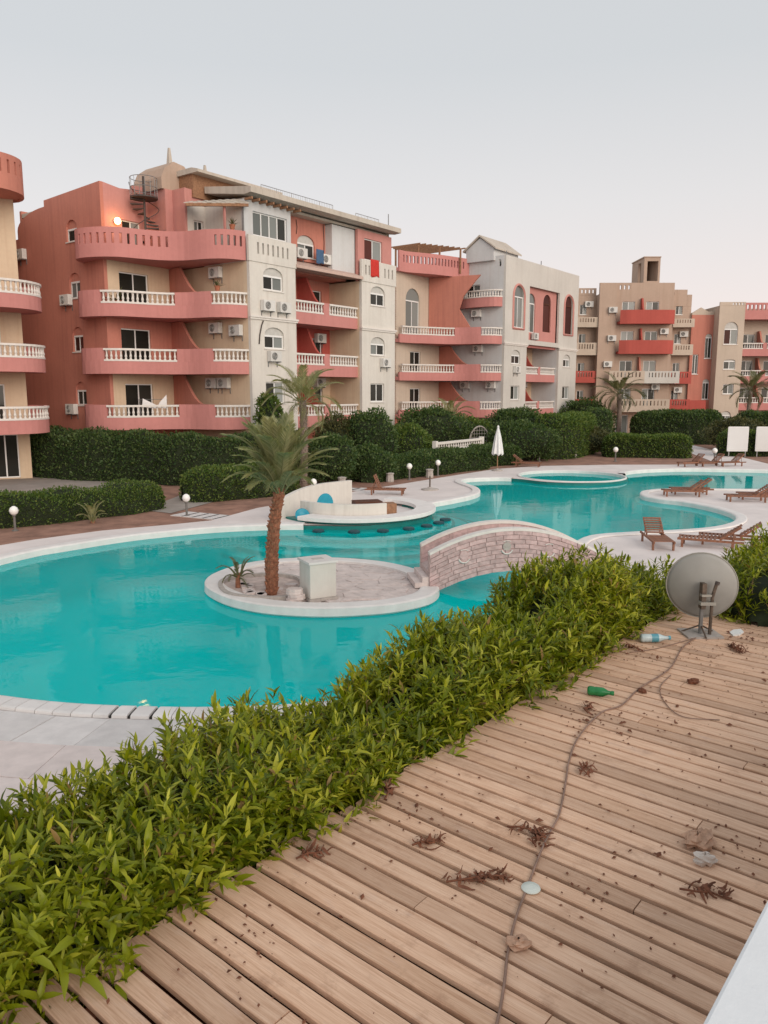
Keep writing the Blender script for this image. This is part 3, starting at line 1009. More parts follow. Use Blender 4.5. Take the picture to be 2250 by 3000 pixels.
# wall behind the red balconies, painted storey by storey
pb = line((-6.5, 6.0), (-1.75, 6.0))
for z0, z1, mt, d_ in ((0, 2.6, 'coral_plaster', (1.0, 2.8, 0.05, 2.1)), (2.6, 5.56, 'cream_plaster', (.95, 2.75, 2.75, 4.88)), (5.56, 8.52, 'coral_plaster', (.85, 2.75, 5.72, 7.86)), (8.52, 11.48, 'cream_plaster', (.9, 2.75, 8.68, 10.84)), (11.48, 14.95, 'pink_plaster', (1.25, 2.4, 11.7, 13.55))):
    xs_ = .201 if z1 > 14 or True else 0
    wall('wall', pb, z0 + .001, z1, mt, b1, [d_], xa=.2)
    window(b1, pb, *d_, glass=(GD, GC) if z0 == 11.48 else (GD, GD), sill=False, name='balcony_door')
# stepped parapet over that wall
MB().prism([(.2, 14.951), (4.75, 14.951), (4.75, 15.6), (3.6, 15.6), (3.2, 15.5), (2.0, 15.42), (2.0, 15.2), (1.2, 15.12), (.2, 15.25)], 0, .2, lambda x, z, k: pb.at(x, k) + (z,)).build('stepped_parapet', 'pink_plaster', b1)
bp = balc_path()
xL, xm0, xm1 = bp.near((-7.2, 5.5)), bp.near((-4.1, 3.35)), bp.near((-3.3, 1.4))
back = [(-1.76, 5.98), (-6.48, 5.98)]
for z in LEV:
    balcony(b1, bp, z, back, [('solid', 0, xL), ('rail', xL, xm0), ('solid', xm0, xm1), ('rail', xm1, bp.L)])
    fin(b1, (-2.25, 5.98), (-3.16, 1.9), z + .31, z + 2.96, z + 1.34)
m = MB()
wall_mb(m, bp, 11.32, 12.80, slots(13, xL * .55, xm0 - .1, 12.0, 12.52) + slots(5, xm1 + .15, bp.L - .1, 12.0, 12.52), .16)
k_ = int(bp.L / .35)
m.prism([bp.at(bp.L * i / k_, .15) for i in range(k_ + 1)] + back, 11.34, 11.66)
m.build('terrace_parapet', 'band_plaster', b1)
# recess between the two bays
pr_ = line((1.75, 2.7), (7.7, 2.7))
for z0, z1, mt in ((0, 2.6, 'coral_plaster'), (2.6, 5.56, 'cream_plaster'), (5.56, 8.52, 'red_plaster'), (8.52, 11.5, 'coral_plaster')):
    dz = z0 + .16
    ops = [(.35, 1.15, dz + .01, dz + 2.1), (3.7, 5.2, dz + .01, dz + 2.1)] if z0 else []
    wall('wall', pr_, z0 + .001, z1, mt, b1, ops)
    for o_ in ops:
        window(b1, pr_, *o_, glass=(GD, GD), sill=False, panes=1 if o_[1] < 2 else 2, name='balcony_door')
for i, z in enumerate((2.36, 5.36, 8.36)):
    pf = line((1.752, .35), (7.698, .35))
    balcony(b1, pf, z, [(7.698, 2.69), (1.752, 2.69)], [('rail', 0, 2.75), ('solid', 2.75, 3.25), ('rail', 3.25, pf.L)])
    fin(b1, (4.76, 2.69), (4.76, .52), z + .31, z + 2.95, z + 1.34, 'red_plaster', .35, .9)
MB().prism([(1.25, 11.48), (1.25, 12.05), (-.15, 11.52), (-.15, 11.36)], 1.76, 7.69, lambda y, z, k: (k, y, z)).build('awning', 'awning_plaster', b1)
MB().box(1.76, 7.69, 1.26, 2.69, 11.38, 11.47).build('recess_ceiling', 'coral_plaster', b1)
pu = line((1.75, 1.1), (5.55, 1.1))
wo_ = (1.35, 2.85, 12.3, 13.55, .45)
wall('wall', pu, 12.06, 14.46, 'coral_plaster', b1, [wo_])
window(b1, pu, *wo_, glass=(GC, GD))
MB().box(5.551, 7.69, .55, 3.0, 11.55, 14.40).build('stair_box', 'grey_and_shaded_white_plaster', b1)
# eaves and upper structure
MB().prism([(-.42, 14.66), (-.42, 14.94), (3.2, 15.45), (3.2, 15.1), (.1, 14.62)], -1.9, 11.3, lambda y, z, k: (k, y, z)).build('eaves', 'roof_plaster', b1)
m = MB()
for i in range(14):
    s_ = -1.7 + i * .52
    if s_ < 2: m.box(s_, s_ + .1, -.25, .3, 14.38, 14.50)
m.build('eaves_beam', 'timber', b1)
MB().box(-2.6, 3.4, 3.3, 6.8, 14.8, 16.05).build('upper_storey', 'timber', b1)
MB().prism([(2.7, 15.98), (2.7, 16.13), (3.2, 16.26), (7.2, 16.26), (7.2, 15.98)], -2.75, 3.6, lambda y, z, k: (k, y, z)).build('upper_roof', 'roof_plaster', b1)
MB().prism([(-3.75, 15.201), (-1.9, 15.201), (-1.9, 16.3), (-2.2, 16.62), (-2.9, 16.72), (-3.5, 16.3), (-3.75, 15.8)], 4.45, 6.9, lambda x, z, k: (x, k, z)).build('stair_head', 'tan_plaster', b1)
for s_, z_ in ((-2.75, 16.6), (-.3, 16.25)):
    MB().add([(s_ - .13, 4.87, z_), (s_ + .13, 4.87, z_), (s_ + .13, 5.13, z_), (s_ - .13, 5.13, z_), (s_ - .05, 4.95, z_ + .95), (s_ + .05, 4.95, z_ + .95), (s_ + .05, 5.05, z_ + .95), (s_ - .05, 5.05, z_ + .95)], [(3, 2, 1, 0), (4, 5, 6, 7), (0, 1, 5, 4), (1, 2, 6, 5), (2, 3, 7, 6), (3, 0, 4, 7)]).build('finial', 'roof_plaster', b1)
# light corrugated canopy over the loggia, following the slanted terrace front
m = MB()
ca, cb_, cw0, cw1 = np.array((-3.95, 2.45)), np.array((-1.8, -.2)), np.array((-3.0, 3.38)), np.array((-1.78, .9))
for i in range(14):
    t0_, t1_ = i / 14, (i + .97) / 14
    f0, f1, g0, g1 = ca + (cb_ - ca) * t0_, ca + (cb_ - ca) * t1_, cw0 + (cw1 - cw0) * t0_, cw0 + (cw1 - cw0) * t1_
    hz = .025 * (i % 2)
    q = [tuple(f0) + (14.12 + hz,), tuple(f1) + (14.12 + hz,), tuple(g1) + (14.46 + hz,), tuple(g0) + (14.46 + hz,)]
    m.hexa(q + [(x_, y_, z_ + .035) for x_, y_, z_ in q])
m.build('canopy', 'roof_plaster', b1)
MB().hexa([(-3.9, 2.35, 13.98), (-1.85, -.15, 13.98), (-1.75, -.07, 13.98), (-3.8, 2.43, 13.98), (-3.9, 2.35, 14.12), (-1.85, -.15, 14.12), (-1.75, -.07, 14.12), (-3.8, 2.43, 14.12)]).build('canopy_beam', 'timber', b1)
# railings on the roof edge
def railing(parent, a, b, z, h=.65, n=24):
    a, b = np.array(a), np.array(b)
    m = MB()
    for zz in (z + h, z + .08):
        m.tube([tuple(a) + (zz,), tuple(b) + (zz,)], .018, 5)
    for i in range(n + 1):
        p_ = a + (b - a) * i / n
        m.tube([tuple(p_) + (z,), tuple(p_) + (z + h,)], .024 if i % 8 == 0 else .010, 4)
    return m.build('roof_railing', 'metal_grey', parent)
railing(b1, (.4, 1.2), (6.4, 1.2), 15.1, .62, 40)
railing(b1, (8.6, 1.2), (11.0, 1.2), 15.1, .55, 16)
MB().tube([(11.0, .4, 14.5), (11.0, .4, 15.9)], .03, 5).build('roof_mast', 'metal_grey', b1)

# spiral stair on the terrace
sp = empty('spiral_staircase', fpt(FR1, -4.42, 5.12, 11.66), ANG)
tag(sp, 'dark iron spiral staircase climbing from the coral terrace to the roof', 'staircase')
MB().tube([(0, 0, 0), (0, 0, 4.1)], .06, 8).build('pole', 'iron', sp)
for i in range(14):
    a0 = R(i * 27 + 150)
    a1 = a0 + R(25)
    z = .2 + i * .205
    pts_ = [(.05 * math.cos(a0), .05 * math.sin(a0)), (.72 * math.cos(a0), .72 * math.sin(a0)), (.72 * math.cos(a1), .72 * math.sin(a1)), (.05 * math.cos(a1), .05 * math.sin(a1))]
    MB().hexa([p_ + (z,) for p_ in pts_] + [p_ + (z + .06,) for p_ in pts_]).build('step', 'iron', sp)
hr = [(.74 * math.cos(R(q * 9 + 150)), .74 * math.sin(R(q * 9 + 150)), 1.1 + q * .0683) for q in range(40)]
MB().tube(hr, .022, 5).build('handrail', 'iron', sp)
m = MB()
for a in range(0, 360, 24):
    m.tube([(.7 * math.cos(R(a)), .7 * math.sin(R(a)), 3.0), (.7 * math.cos(R(a)), .7 * math.sin(R(a)), 4.0)], .014, 4)
for z in (3.1, 3.5, 4.0):
    m.tube([(.7 * math.cos(R(a)), .7 * math.sin(R(a)), z) for a in range(0, 361, 15)], .018, 4)
m.build('landing_cage', 'metal_grey', sp)
MB().lathe([(.72, 2.95), (.72, 3.03)], 20).build('landing', 'iron', sp)

# lit wall lamp
lp = empty('wall_lamp', fpt(FR1, -5.72, 5.90, 13.35), ANG)
tag(lp, 'lit round wall lamp glowing orange above the coral roof terrace', 'lamp')
MB().lathe([(.10, 0), (.10, .08)], 10).build('mount', 'metal_grey', lp, rot=(R(90), 0, 0))
MB().lathe([(.02, -.17), (.12, -.13), (.17, 0), (.12, .13), (.02, .17)], 12, (0, -.2, 0)).build('globe', 'lamp_glow', lp, smooth=True)
ld = bpy.data.lights.new('lamp_light', 'POINT'); ld.energy = 14; ld.color = (1, .55, .2); ld.shadow_soft_size = .17
lo = bpy.data.objects.new('lamp_light', ld); col.objects.link(lo); lo.parent = lp; lo.location = (0, -.45, 0)

# ============ building two: the same block further along, flat white top
b2 = empty('apartment_building', FR2[0] + (0,), ANG)
tag(b2, 'farther coral and white apartment block with tall arched openings under a flat white top', 'building')
c3, c4 = 0.05, 10.3
bay(b2, -2.0, 2.0, 8.5, [(c3 - .78, c3 + .78, 6.80, 7.95, .42, (GD, GD)), (c3 - .76, c3 + .78, 3.8, 4.98, 0, (GD, GC))], sidemat='grey_and_shaded_white_plaster', mat='warm_grey_plaster')  # side walls of both bays are white, their bluish shade painted in
bay(b2, 8.5, 12.5, 8.5, [(c4 - .78, c4 + .78, 6.80, 7.95, .42, (GD, GC)), (c4 - .76, c4 + .78, 3.8, 4.98, 0, (GD, GC))], sidemat='grey_and_shaded_white_plaster', mat='warm_grey_plaster')
pt = line((-2.0, 0), (12.5, 0))
ao = [(1.45, 3.25, 9.8, 13.2, .85), (4.3, 10.3, 8.9, 13.4, 0), (11.45, 13.25, 9.85, 13.3, .85)]
wall('top_wall', pt, 8.502, 15.4, 'warm_grey_plaster', b2, ao)
for a_, g_ in ((ao[0], (GC, GC)), (ao[2], ('glass_red',))):
    window(b2, pt, a_[0], a_[1], a_[2], a_[3], a_[4], glass=g_, panes=len(g_), dep=.12, sill=False, lun=g_[0], frame='frame_white' if g_[0] == GC else 'dark_wood')
    x0, x1, za, zb, ar = a_
    m = MB()
    cx, hw = (x0 + x1) / 2, (x1 - x0) / 2 + .10
    pts_ = [pt.at(cx - hw, -.02) + (za - .1,)] + [pt.at(cx - hw * math.cos(math.pi * q / 14), -.02) + (zb - ar + (ar + .10) * math.sin(math.pi * q / 14),) for q in range(15)] + [pt.at(cx + hw, -.02) + (za - .1,), pt.at(cx - hw, -.02) + (za - .1,)]
    m.tube(pts_, .11, 4)
    m.build('arch_surround', 'pink_plaster', b2)
pi_ = line((2.302, .32), (8.298, .32))
io = [(.15, 1.75, 1.0 + 8.6, 12.9, .8), (3.3, 4.9, 9.8, 13.1, .8)]
wall('wall', pi_, 8.5, 13.6, 'pink_plaster', b2, io)
window(b2, pi_, *io[0], glass=(GC, GC), sill=False, lun=GC)
window(b2, pi_, *io[1], glass=('glass_red',), panes=1, sill=False, lun='glass_red', frame='dark_wood')
MB().box(2.1, 8.4, .53, 2.6, 8.5, 8.6).build('ledge', 'band_plaster', b2)
wall('parapet_band', line((2.01, .35), (8.49, .35)), 8.3, 8.499, 'band_plaster', b2)
for i, (z, mt) in enumerate(((2.3, 0), (5.34, 0))):
    pf = line((2.002, .35), (8.498, .35))
    balcony(b2, pf, z, [(8.498, 2.69), (2.002, 2.69)], [('rail', 0, 3.0), ('solid', 3.0, 3.45), ('rail', 3.45, pf.L)])
    fin(b2, (5.25, 2.69), (5.25, .52), z + .31, z + 2.9, z + 1.34, 'red_plaster', .35, .9)
pr_ = line((2.0, 2.7), (8.5, 2.7))
for z0, z1, mt in ((0, 2.55, 'coral_plaster'), (2.55, 5.55, 'cream_plaster'), (5.55, 8.5, 'cream_plaster')):
    ops = [(.5, 1.5, z0 + .16, z0 + 2.2), (4.0, 5.4, z0 + .16, z0 + 2.2)] if z0 else []
    wall('wall', pr_, z0 + .001, z1, mt, b2, ops)
    for o_ in ops:
        window(b2, pr_, *o_, glass=(GD, GD), sill=False, name='balcony_door')
wall('wall', line((-2.0, 9.0), (-2.0, .2)), 8.502, 15.4, 'grey_and_shaded_white_plaster', b2, [(8.35, 8.55, 14.55, 15.1), (5.3, 6.6, 11.75, 13.25)])  # upper part of the white side wall, shade put into its colour
window(b2, line((-2.0, 9.0), (-2.0, .2)), 5.3, 6.6, 11.75, 13.25, 0, glass=(GD, GC), sill=False)
wall('wall', line((-2.0, 9.0), (-2.0, 6.0)), 0, 8.5, 'grey_and_shaded_white_plaster', b2)
wall('wall', line((12.5, .2), (12.5, 14.5)), 8.502, 15.4, 'white_plaster', b2)
wall('wall', line((12.5, 6), (12.5, 14.5)), 0, 8.5, 'white_plaster', b2)
wall('wall', line((12.3, 14.5), (-9.0, 14.5)), 0, 15.0, 'coral_plaster', b2)
wall('wall', line((-9.0, 14.3), (-9.0, 6.0)), 0, 13.8, 'coral_plaster', b2)
MB().box(-1.79, 12.29, .21, 14.29, 14.9, 15.05).build('roof_slab', 'roof_plaster', b2)
MB().box(-8.79, -2.01, 6.21, 14.29, 13.5, 13.75).build('roof_slab', 'roof_plaster', b2)
pb = line((-9.0, 6.0), (-2.0, 6.0))
for z0, z1, mt, d_ in ((0, 2.5, 'coral_plaster', (3.2, 4.4, .05, 2.1)), (2.5, 5.5, 'sand_plaster', (2.1, 3.6, 2.66, 4.75)), (5.5, 8.5, 'sand_plaster', (2.1, 3.6, 5.66, 7.75)), (8.5, 13.85, 'sand_plaster', (1.45, 3.4, 8.75, 12.75, .95))):
    wall('wall', pb, z0 + .001, z1, mt, b2, [d_])
    window(b2, pb, *d_, glass=(GD, GD) if z0 < 8 else (GC, GC), sill=False, name='balcony_door', lun='glass_curtain')
bq = Path([(-8.98, 5.55), (-8.2, 5.45), (-7.45, 5.2), (-6.7, 4.75), (-5.65, 4.25), (-4.7, 3.75), (-4.0, 2.85), (-3.6, 1.5), (-3.0, .62), (-2.01, .22)], 6)
bt5 = Path([(-8.98, 5.6), (-8.0, 5.5), (-7.0, 5.05), (-5.8, 4.5), (-4.4, 4.05), (-3.0, 3.7), (-2.02, 3.45)], 6)
xL, xm0, xm1 = bq.near((-7.45, 5.5)), bq.near((-4.35, 3.35)), bq.near((-3.55, 1.4))
back = [(-2.01, 5.98), (-8.98, 5.98)]
for z in (2.36, 5.36, 8.34):
    balcony(b2, bq, z, back, [('rail', .3, xm0), ('solid', xm0, xm1), ('rail', xm1, bq.L)])
    if z < 8:
        fin(b2, (-2.5, 5.98), (-3.40, 1.9), z + .31, z + 2.94, z + 1.34)
# tall coral wing wall of the upper double storey
a_, b_ = np.array((-4.2, 5.98)), np.array((-3.2, 1.2))
dd = (b_ - a_); LL = float(np.linalg.norm(dd)); dd /= LL
MB().prism([(0, 8.66), (LL * .80, 8.66), (LL * .74, 9.8), (LL * .55, 11.2), (LL * .62, 12.2), (LL * .80, 13.2), (LL * .92, 13.82), (0, 13.82)], -.1, .1, lambda x, z, k: tuple(a_ + dd * x + np.array((-dd[1], dd[0])) * k) + (z,)).build('wing_wall', 'coral_plaster', b2)
pcap = Path([(-2.02, 4.5), (-2.45, 4.1), (-2.75, 3.0), (-2.8, 1.6), (-2.6, .7), (-2.02, .25)], 5)
balcony(b2, pcap, 11.35, [], [('rail', .4, pcap.L)], fh=.75, bh=.62)
m = MB()
wall_mb(m, bt5, 13.82, 15.40, slots(19, .4, bt5.L - .5, 14.55, 15.10, .15), .16)
k_ = int(bt5.L / .35)
m.prism([bt5.at(bt5.L * i / k_, .15) for i in range(k_ + 1)] + back, 13.84, 14.1)
m.build('terrace_parapet', 'band_plaster', b2)
# pergola on that terrace
m = MB()
for s_, y_ in ((-6.4, 5.6), (-4.8, 4.6), (-3.2, 3.6), (-6.2, 8.0), (-3.0, 7.5)):
    m.box(s_ - .06, s_ + .06, y_ - .06, y_ + .06, 14.1, 16.1)
for i in range(9):
    s_ = -6.8 + i * .5
    m.box(s_, s_ + .07, 3.4 + (8 - i) * .22, 8.2, 16.1, 16.2)
m.build('pergola', 'timber', b2)
# hut on the roof
m = MB(); m.prism([(1.0, 15.05), (3.6, 15.05), (3.6, 16.0), (2.3, 16.9), (1.0, 16.0)], -2.3, 1.9, lambda y, z, k: (k, y, z)); m.build('roof_hut', 'grey_and_shaded_white_plaster', b2)
m = MB(); m.prism([(.75, 15.88), (2.3, 17.0), (3.85, 15.88), (3.85, 16.0), (2.3, 17.14), (.75, 16.0)], -2.45, 2.1, lambda y, z, k: (k, y, z)); m.build('hut_roof', 'roof_plaster', b2)
for s_ in (-1.8, 4.5):
    MB().tube([(s_, .1, 15.4), (s_, .1, 15.75)], .04, 5).build('roof_lamp', 'metal_grey', b2)

# ============ left neighbour with curved balconies
FRL = ((-18.3, 39.8), R(25))
bl = empty('apartment_building', FRL[0] + (0,), R(25))
tag(bl, 'cream apartment block cut by the left edge with rounded coral and white balconies', 'building')
pl = line((-14, 0), (0, 0))
lo_ = [(12.2, 13.45, .05, 2.3, 0)] + [(11.4, 13.0, z + .31, z + 2.4, 0) for z in LEV]
wall('wall', pl, 0, 15.2, 'cream_plaster', bl, lo_)
for o_ in lo_: window(bl, pl, *o_, glass=(GD, GD), sill=False, name='balcony_door')
prs = line((0, .2), (0, 10))
ro = [(1.2, 2.0, z + 1.1, z + 2.2, 0) for z in LEV]
wall('wall', prs, 0, 15.2, 'sand_plaster', bl, ro)
for o_ in ro: window(bl, prs, *o_, panes=1, glass=(GC,))
wall('wall', line((0, 10), (-14, 10)), 0, 15.2, 'cream_plaster', bl)
MB().box(-14, -.21, .21, 9.8, 14.3, 14.5).build('roof_slab', 'roof_plaster', bl)
plb = Path([(-14, -3.0), (-8, -3.1), (-3, -3.2), (-1.3, -3.1), (.0, -2.65), (.75, -1.8), (.95, -.8), (.65, .2), (.02, .7)], 5)
for z in LEV:
    balcony(bl, plb, z, [(0.02, .02), (-14, .02)], [('rail', 6, plb.L - 1.6), ('solid', plb.L - 1.6, plb.L)])
pc = Path([(-14, -2.6), (-8, -2.7), (-3, -2.8), (-1.4, -2.75), (-.3, -2.35), (.35, -1.6), (.5, -.7), (.35, .1), (.02, .5)], 5)
m = MB()
wall_mb(m, pc, 13.75, 15.35, slots(26, 5, pc.L - .6, 14.5, 15.1, .14), .16)
k_ = int(pc.L / .35)
m.prism([pc.at(pc.L * i / k_, .15) for i in range(k_ + 1)] + [(.02, .02), (-14, .02)], 13.8, 14.05)
m.build('terrace_parapet', 'coral_plaster', bl)

# ============ tan block facing the far side of the pool
FRD = ((20.0, 80.0), 0.0)
bt = empty('apartment_building', FRD[0] + (0,), 0)
tag(bt, 'tan apartment block with bright red balconies and square lookout tower on its roof', 'building')
pd = line((1.9, .5), (9.5, .5))
dops = []
for z in (2.5, 5.35, 8.3, 11.25):
    dops += [(2.35, 3.65, z + .3, z + 2.3, 0), (4.8, 6.1, z + .3, z + 2.3, 0)]
dops += [(2.2, 3.5, .05, 2.1, 0)]
wall('wall', pd, 0, 15.4, 'tan_plaster', bt, dops + slots(6, .6, 3.2, 14.75, 15.15, .18))
MB().box(1.9, 2.1, .71, 2.4, 0, 14.3).build('wall_return', 'tan_plaster', bt)
MB().box(9.3, 9.5, .71, 2.4, 0, 14.3).build('wall_return', 'tan_plaster', bt)
for o_ in dops: window(bt, pd, *o_, glass=(GC, GC) if random.random() < .5 else (GC, GD), sill=False, name='balcony_door')
MB().box(1.85, 3.6, .2, .49, 0, 15.3).build('wall_pier', 'tan_plaster', bt)
pw = line((-.4, 1.5), (1.89, 1.5)); pw2 = line((9.51, 1.5), (11.7, 1.5))
for pth in (pw, pw2):
    ops = [(.6, 1.3, z + 1.1, z + 2.1, 0) for z in (2.5, 5.35, 8.3, 11.25)]
    wall('wall', pth, 0, 14.3, 'tan_plaster', bt, ops)
    for o_ in ops: window(bt, pth, *o_, glass=(GD, GC), bar=.05)
wall('wall', line((11.7, 1.7), (11.7, 12)), 0, 14.3, 'tan_plaster', bt)
wall('wall', line((-.4, 12), (-.4, 1.7)), 0, 14.3, 'tan_plaster', bt)
MB().box(-.2, 11.49, 2.41, 12, 13.9, 14.1).build('roof_slab', 'roof_plaster', bt)
def slot_balc(path, z, h, mat, n, back, open_=True):
    m = MB()
    wall_mb(m, path, z, z + h, slots(n, .3, path.L - .3, z + h * .5, z + h * .88, .13) if n else (), .15)
    m.prism([path.at(0, .14), path.at(path.L, .14)] + back, z + .03, z + .28)
    return m.build('balcony', mat, bt)
for z, h, mt in ((2.45, 1.28, 'red_plaster'), (5.4, 1.2, 'red_plaster'), (8.2, 1.25, 'sand_plaster'), (11.0, 1.0, 'sand_plaster')):
    slot_balc(line((-.4, .4), (1.84, .4)), z, h, mt, 6, [(1.84, 1.49), (-.4, 1.49)])
for z, h, mt in ((2.45, 1.25, 'red_plaster'), (5.3, 1.22, 'red_plaster'), (8.2, 1.08, 'sand_plaster'), (11.0, .85, 'sand_plaster')):
    slot_balc(line((9.51, .4), (11.7, .4)), z, h, mt, 6, [(11.7, 1.49), (9.51, 1.49)])
slot_balc(line((3.9, -.7), (9.2, -.7)), 2.43, 1.3, 'sand_plaster', 13, [(9.2, .49), (3.9, .49)])
slot_balc(line((2.9, -.7), (6.5, -.7)), 5.33, 1.25, 'sand_plaster', 8, [(6.5, .19), (2.9, .19)])
slot_balc(line((6.502, -.7), (10.05, -.7)), 5.33, 1.22, 'warm_grey_plaster', 9, [(10.05, .39), (6.502, .39)])
for z in (8.27, 11.25):
    slot_balc(line((3.8, -.5), (4.6, -.8), (8.6, -.8), (9.3, -.5)), z, 1.36, 'red_plaster', 0, [(9.3, .49), (3.8, .49)])
    fin(bt, (6.2, .49), (6.2, -.6), z + .29, z + 2.6, z + 1.3, 'red_plaster')
fin(bt, (6.2, .49), (6.2, -.5), 5.6, 8.0, 6.5, 'coral_plaster')
wall('roof_parapet', line((-.4, 1.49), (1.84, 1.49)), 14.31, 15.0, 'tan_plaster', bt, slots(5, .2, 2.1, 14.5, 14.85, .16), .15)
wall('roof_parapet', line((9.51, 1.48), (11.2, 1.48)), 13.2, 14.85, 'tan_plaster', bt, slots(1, .1, .5, 14.3, 14.6, .14), .15)
wall('roof_parapet', line((11.21, 1.48), (11.7, 1.48)), 13.2, 14.35, 'tan_plaster', bt, th=.15)
m = MB()
wall_mb(m, line((6.37, .72), (8.0, .72)), 15.3, 17.9, [(.32, 1.42, 15.6, 17.55)], .25)
wall_mb(m, line((6.37, 4.6), (6.37, .97)), 15.3, 17.9, [(2.0, 2.9, 15.5, 17.55)], .25)
wall_mb(m, line((8.0, .97), (8.0, 4.6)), 15.3, 17.9, (), .25)
wall_mb(m, line((7.75, 4.6), (6.62, 4.6)), 15.3, 17.9, (), .25)
m.box(6.3, 8.05, .66, 4.66, 17.901, 18.0).box(6.62, 7.75, .97, 4.35, 15.2, 15.4)
m.build('lookout_tower', 'tan_plaster', bt)
MB().box(2.1, 9.3, .71, 6, 14.2, 14.35).build('roof_slab', 'roof_plaster', bt)

# ============ coral link and cream block at the right edge
br = empty('apartment_building', FRD[0] + (0,), 0)
tag(br, 'coral and cream apartment block cut by the right edge behind the white boards', 'building')
pg = line((11.72, 1.2), (14.0, 1.2))
go = [(1.5, 2.2, 7.9, 10.4, .35), (1.5, 2.2, 3.7, 5.8, .35), (.3, .9, 6.3, 8.3, 0)]
wall('wall', pg, 0, 12.3, 'coral_plaster', br, go)
for o_ in go: window(br, pg, *o_, glass=(GD, GD), bar=.06)
MB().prism([(11.72, 12.301), (14.0, 12.301), (14.0, 12.7), (13.4, 12.6), (12.6, 13.05), (11.72, 12.5)], 1.2, 1.4, lambda x, z, k: (x, k, z)).build('gable', 'sand_plaster', br)
MB().box(11.75, 13.4, .5, 1.19, 2.6, 3.6).build('ledge', 'red_plaster', br)
pf = line((14.0, 0), (16.6, 0))
fo = [(.6, 2.0, 9.25, 11.5, .7), (.75, 1.95, 6.75, 7.75, .15), (.85, 1.95, 4.25, 5.25, 0), (.8, 1.85, 1.5, 2.5, .4)]
wall('wall', pf, 0, 13.1, 'sand_plaster', br, fo)
for i, o_ in enumerate(fo): window(br, pf, *o_, glass=('glass_red', GC) if i == 0 else (GD, GC))
wall('wall', line((14.0, 8), (14.0, .2)), 0, 13.1, 'sand_plaster', br)
pk = line((16.6, 2.0), (26, 2.0))
ko = [(x_, x_ + 1.4, z + .3, z + 2.3, 0) for z in (2.6, 5.4, 8.1) for x_ in (.7, 3.2, 6.0)]
wall('wall', pk, 0, 13.0, 'sand_plaster', br, ko)
for o_ in ko: window(br, pk, *o_, glass=(GD, GC), sill=False, name='balcony_door')
for z in (2.6, 5.35, 8.1):
    pq = line((16.602, .3), (26, .3))
    balcony(br, pq, z, [(26, 1.99), (16.602, 1.99)], [('rail', 0, 2.2), ('solid', 2.2, 2.6), ('rail', 2.6, pq.L)], fh=.72, bh=.62)
    fin(br, (19.0, 1.99), (19.0, .5), z + .31, z + 2.6, z + 1.3, 'coral_plaster')
m = MB(); wall_mb(m, line((16.602, .1), (26, .1)), 11.75, 13.4, slots(22, 0.1, 9.3, 12.65, 13.2, .22), .15); m.prism([(16.602, .24), (26, .24), (26, 1.99), (16.602, 1.99)], 11.8, 12.1); m.build('terrace_parapet', 'band_plaster', br)
wall('roof_parapet', line((14.0, -.02), (16.6, -.02)), 13.101, 13.45, 'sand_plaster', br, slots(4, 1.2, 2.5, 13.15, 13.38, .14), .15)
MB().box(14.2, 26, 2.3, 8, 12.7, 12.9).build('roof_slab', 'roof_plaster', br)

